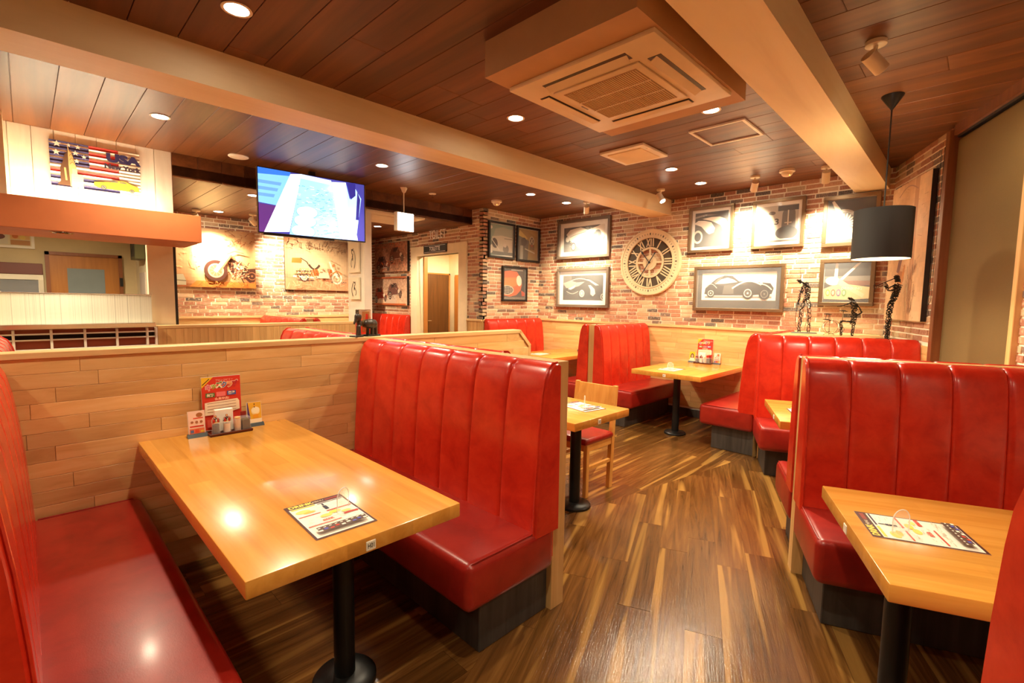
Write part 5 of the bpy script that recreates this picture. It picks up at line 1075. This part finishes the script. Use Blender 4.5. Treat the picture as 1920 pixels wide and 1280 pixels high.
b = MB(); limb(b, [(.02, 0, .0), (.025, 0, .09), (.02, 0, .11)], (.008, .012), 5); limb(b, [(.02, 0, .11), (-.06, 0, .12), (-.055, 0, .0)], (.014, .007), 6); b.obj('legs', WM, f2)
b = MB(); limb(b, [(.02, 0, .10), (.025, 0, .19), (.015, 0, .27)], .020, 9, 3); limb(b, [(.035, 0, .26), (.075, 0, .19), (.04, 0, .165)], .005, 4); limb(b, [(.0, 0, .27), (-.05, 0, .245), (-.09, 0, .235)], .005, 4); b.obj('torso', WM, f2)
b = MB(); limb(b, [(.01, 0, .285), (-.015, 0, .305)], .014, 8, 3); b.obj('head', WM, f2)
b = MB()
for c, r_ in (((-.135, 0, .065), .055), ((-.115, .02, .065), .055), ((-.06, -.02, .05), .02)): wring(b, c, r_, (.15, 1, 0))
for c in ((-.155, 0, .17), (-.16, 0, .125), (-.05, 0, .20)): wring(b, c, .028, (.08, .05, 1)); wring(b, (c[0], c[1], c[2] + .004), .014, (.08, .05, 1))
for q in (((-.14, 0, .0), (-.14, 0, .17)), ((-.06, 0, .0), (-.05, 0, .20)), ((-.19, 0, .235), (-.08, 0, .24)), ((-.17, 0, .13), (-.165, 0, .17)), ((-.15, 0, .13), (-.145, 0, .17)), ((-.18, 0, 0), (-.14, 0, .03)), ((-.10, 0, 0), (-.14, 0, .03))): b.tube(q, .0018, 4)
b.obj('drum_kit', WM, f2)
f2.scale = (1.16, 1.16, 1.16)
f3 = fig(5.17, .585, VR + .3, 'tall black wire figure of a horn player leaning back')
MB().lathe([(0, .006), (.075, .006), (.08, 0), (0, 0)], seg=28).xf(Matrix.Diagonal((1, .7, 1, 1))).obj('base', M['black'], f3)
b = MB(); limb(b, [(-.005, 0, .0), (-.005, 0, .12), (.0, 0, .26)], (.011, .016), 7, 4); limb(b, [(.012, .01, .0), (.012, .01, .14), (.012, 0, .27)], (.011, .014), 6, 4); b.obj('legs', WM, f3)
b = MB(); limb(b, [(.005, 0, .26), (.03, 0, .33), (.045, 0, .41)], (.018, .026), 10, 4); limb(b, [(.03, 0, .41), (-.02, 0, .38), (-.04, 0, .42)], .007, 4); limb(b, [(.03, 0, .38), (-.01, 0, .36), (-.045, 0, .40)], .007, 4); b.obj('torso', WM, f3)
b = MB(); limb(b, [(.045, 0, .43), (.032, 0, .475)], .017, 9, 3); b.obj('head', WM, f3)
b = MB(); b.tube([(.02, 0, .455), (-.06, -.01, .42), (-.11, -.01, .395)], .003, 5); b.tube([(-.05, -.01, .41), (-.08, -.01, .395), (-.1, -.01, .385)], .002, 4); wring(b, (-.118, -.01, .392), .016, (1, 0, .25)); b.obj('horn', WM, f3)
f3.scale = (1.12, 1.12, 1.14)
# ------------------------------------------------------------------ elephant ornament on the partition
el = empty('elephant_bookends', (1.575, 2.935, 1.15), .25, 'dark carved elephant bookends holding a shiny box on the partition', 'ornament')
EL = plain('dark_carved_wood', srgb(58, 50, 42), .35)
def blob(name, balls, parent, mat, vox=.0035):
    q = MB()
    for c, r_, sc in balls: q.ball(c, r_, 16, sc)
    o = q.obj(name, mat, parent); mo = o.modifiers.new('r', 'REMESH'); mo.mode = 'VOXEL'; mo.voxel_size = vox; sm = o.modifiers.new('s', 'SMOOTH'); sm.factor = .6; sm.iterations = 6
    me = bpy.data.meshes.new_from_object(o.evaluated_get(bpy.context.evaluated_depsgraph_get())); o.modifiers.clear(); o.data = me
    me.polygons.foreach_set('use_smooth', [True] * len(me.polygons)); return o
leg = lambda x, y: [((x, y, .012 + k * .011), .0125 - .0004 * k, (1, 1, 1)) for k in range(6)]
blob('rear_half', [((.045, -.01, .085), .034, (1.15, .85, .95)), ((.070, -.01, .082), .032, (1, .85, .95)), ((.02, -.01, .085), .031, (1, .85, .95))] + leg(.085, -.02) + leg(.052, -.022) + leg(.03, .0) + leg(.085, .004) + [((.098, -.01, .075 - .01 * k), .005, (1, 1, 1)) for k in range(5)], el, EL)
blob('front_half', [((-.062, -.005, .13), .022, (.9, .9, 1.15)), ((-.075, -.005, .112), .014, (.8, .8, 1.3)), ((-.084, -.005, .098), .0085, (1, 1, 1)), ((-.088, -.005, .088), .0075, (1, 1, 1)), ((-.05, -.022, .13), .018, (.6, .35, 1.1)), ((-.045, -.005, .09), .022, (.8, .8, 1.3))] + leg(-.055, -.015) + leg(-.045, .01), el, EL)
MB().box(-.10, -.035, -.035, .03, 0, .010, .002).box(.0, .112, -.038, .03, 0, .010, .002).obj('foot_plates', M['black'], el)
bx = MB().box(-.045, .062, .0, .034, .008, .178, .003).obj('shiny_box', M['chrome'], el)
MB().box(-.015, .045, -.0012, .0, .03, .165).obj('box_front', plain('brass_foil', srgb(196, 160, 110), .25, .8), bx); MB().prism([(.005, .08), (.015, .15), (.03, .15), (.038, .09), (.02, .075)], .0012, .0022).xf(RX90).obj('red_figure', plain('red_foil', srgb(190, 40, 26), .3), bx)
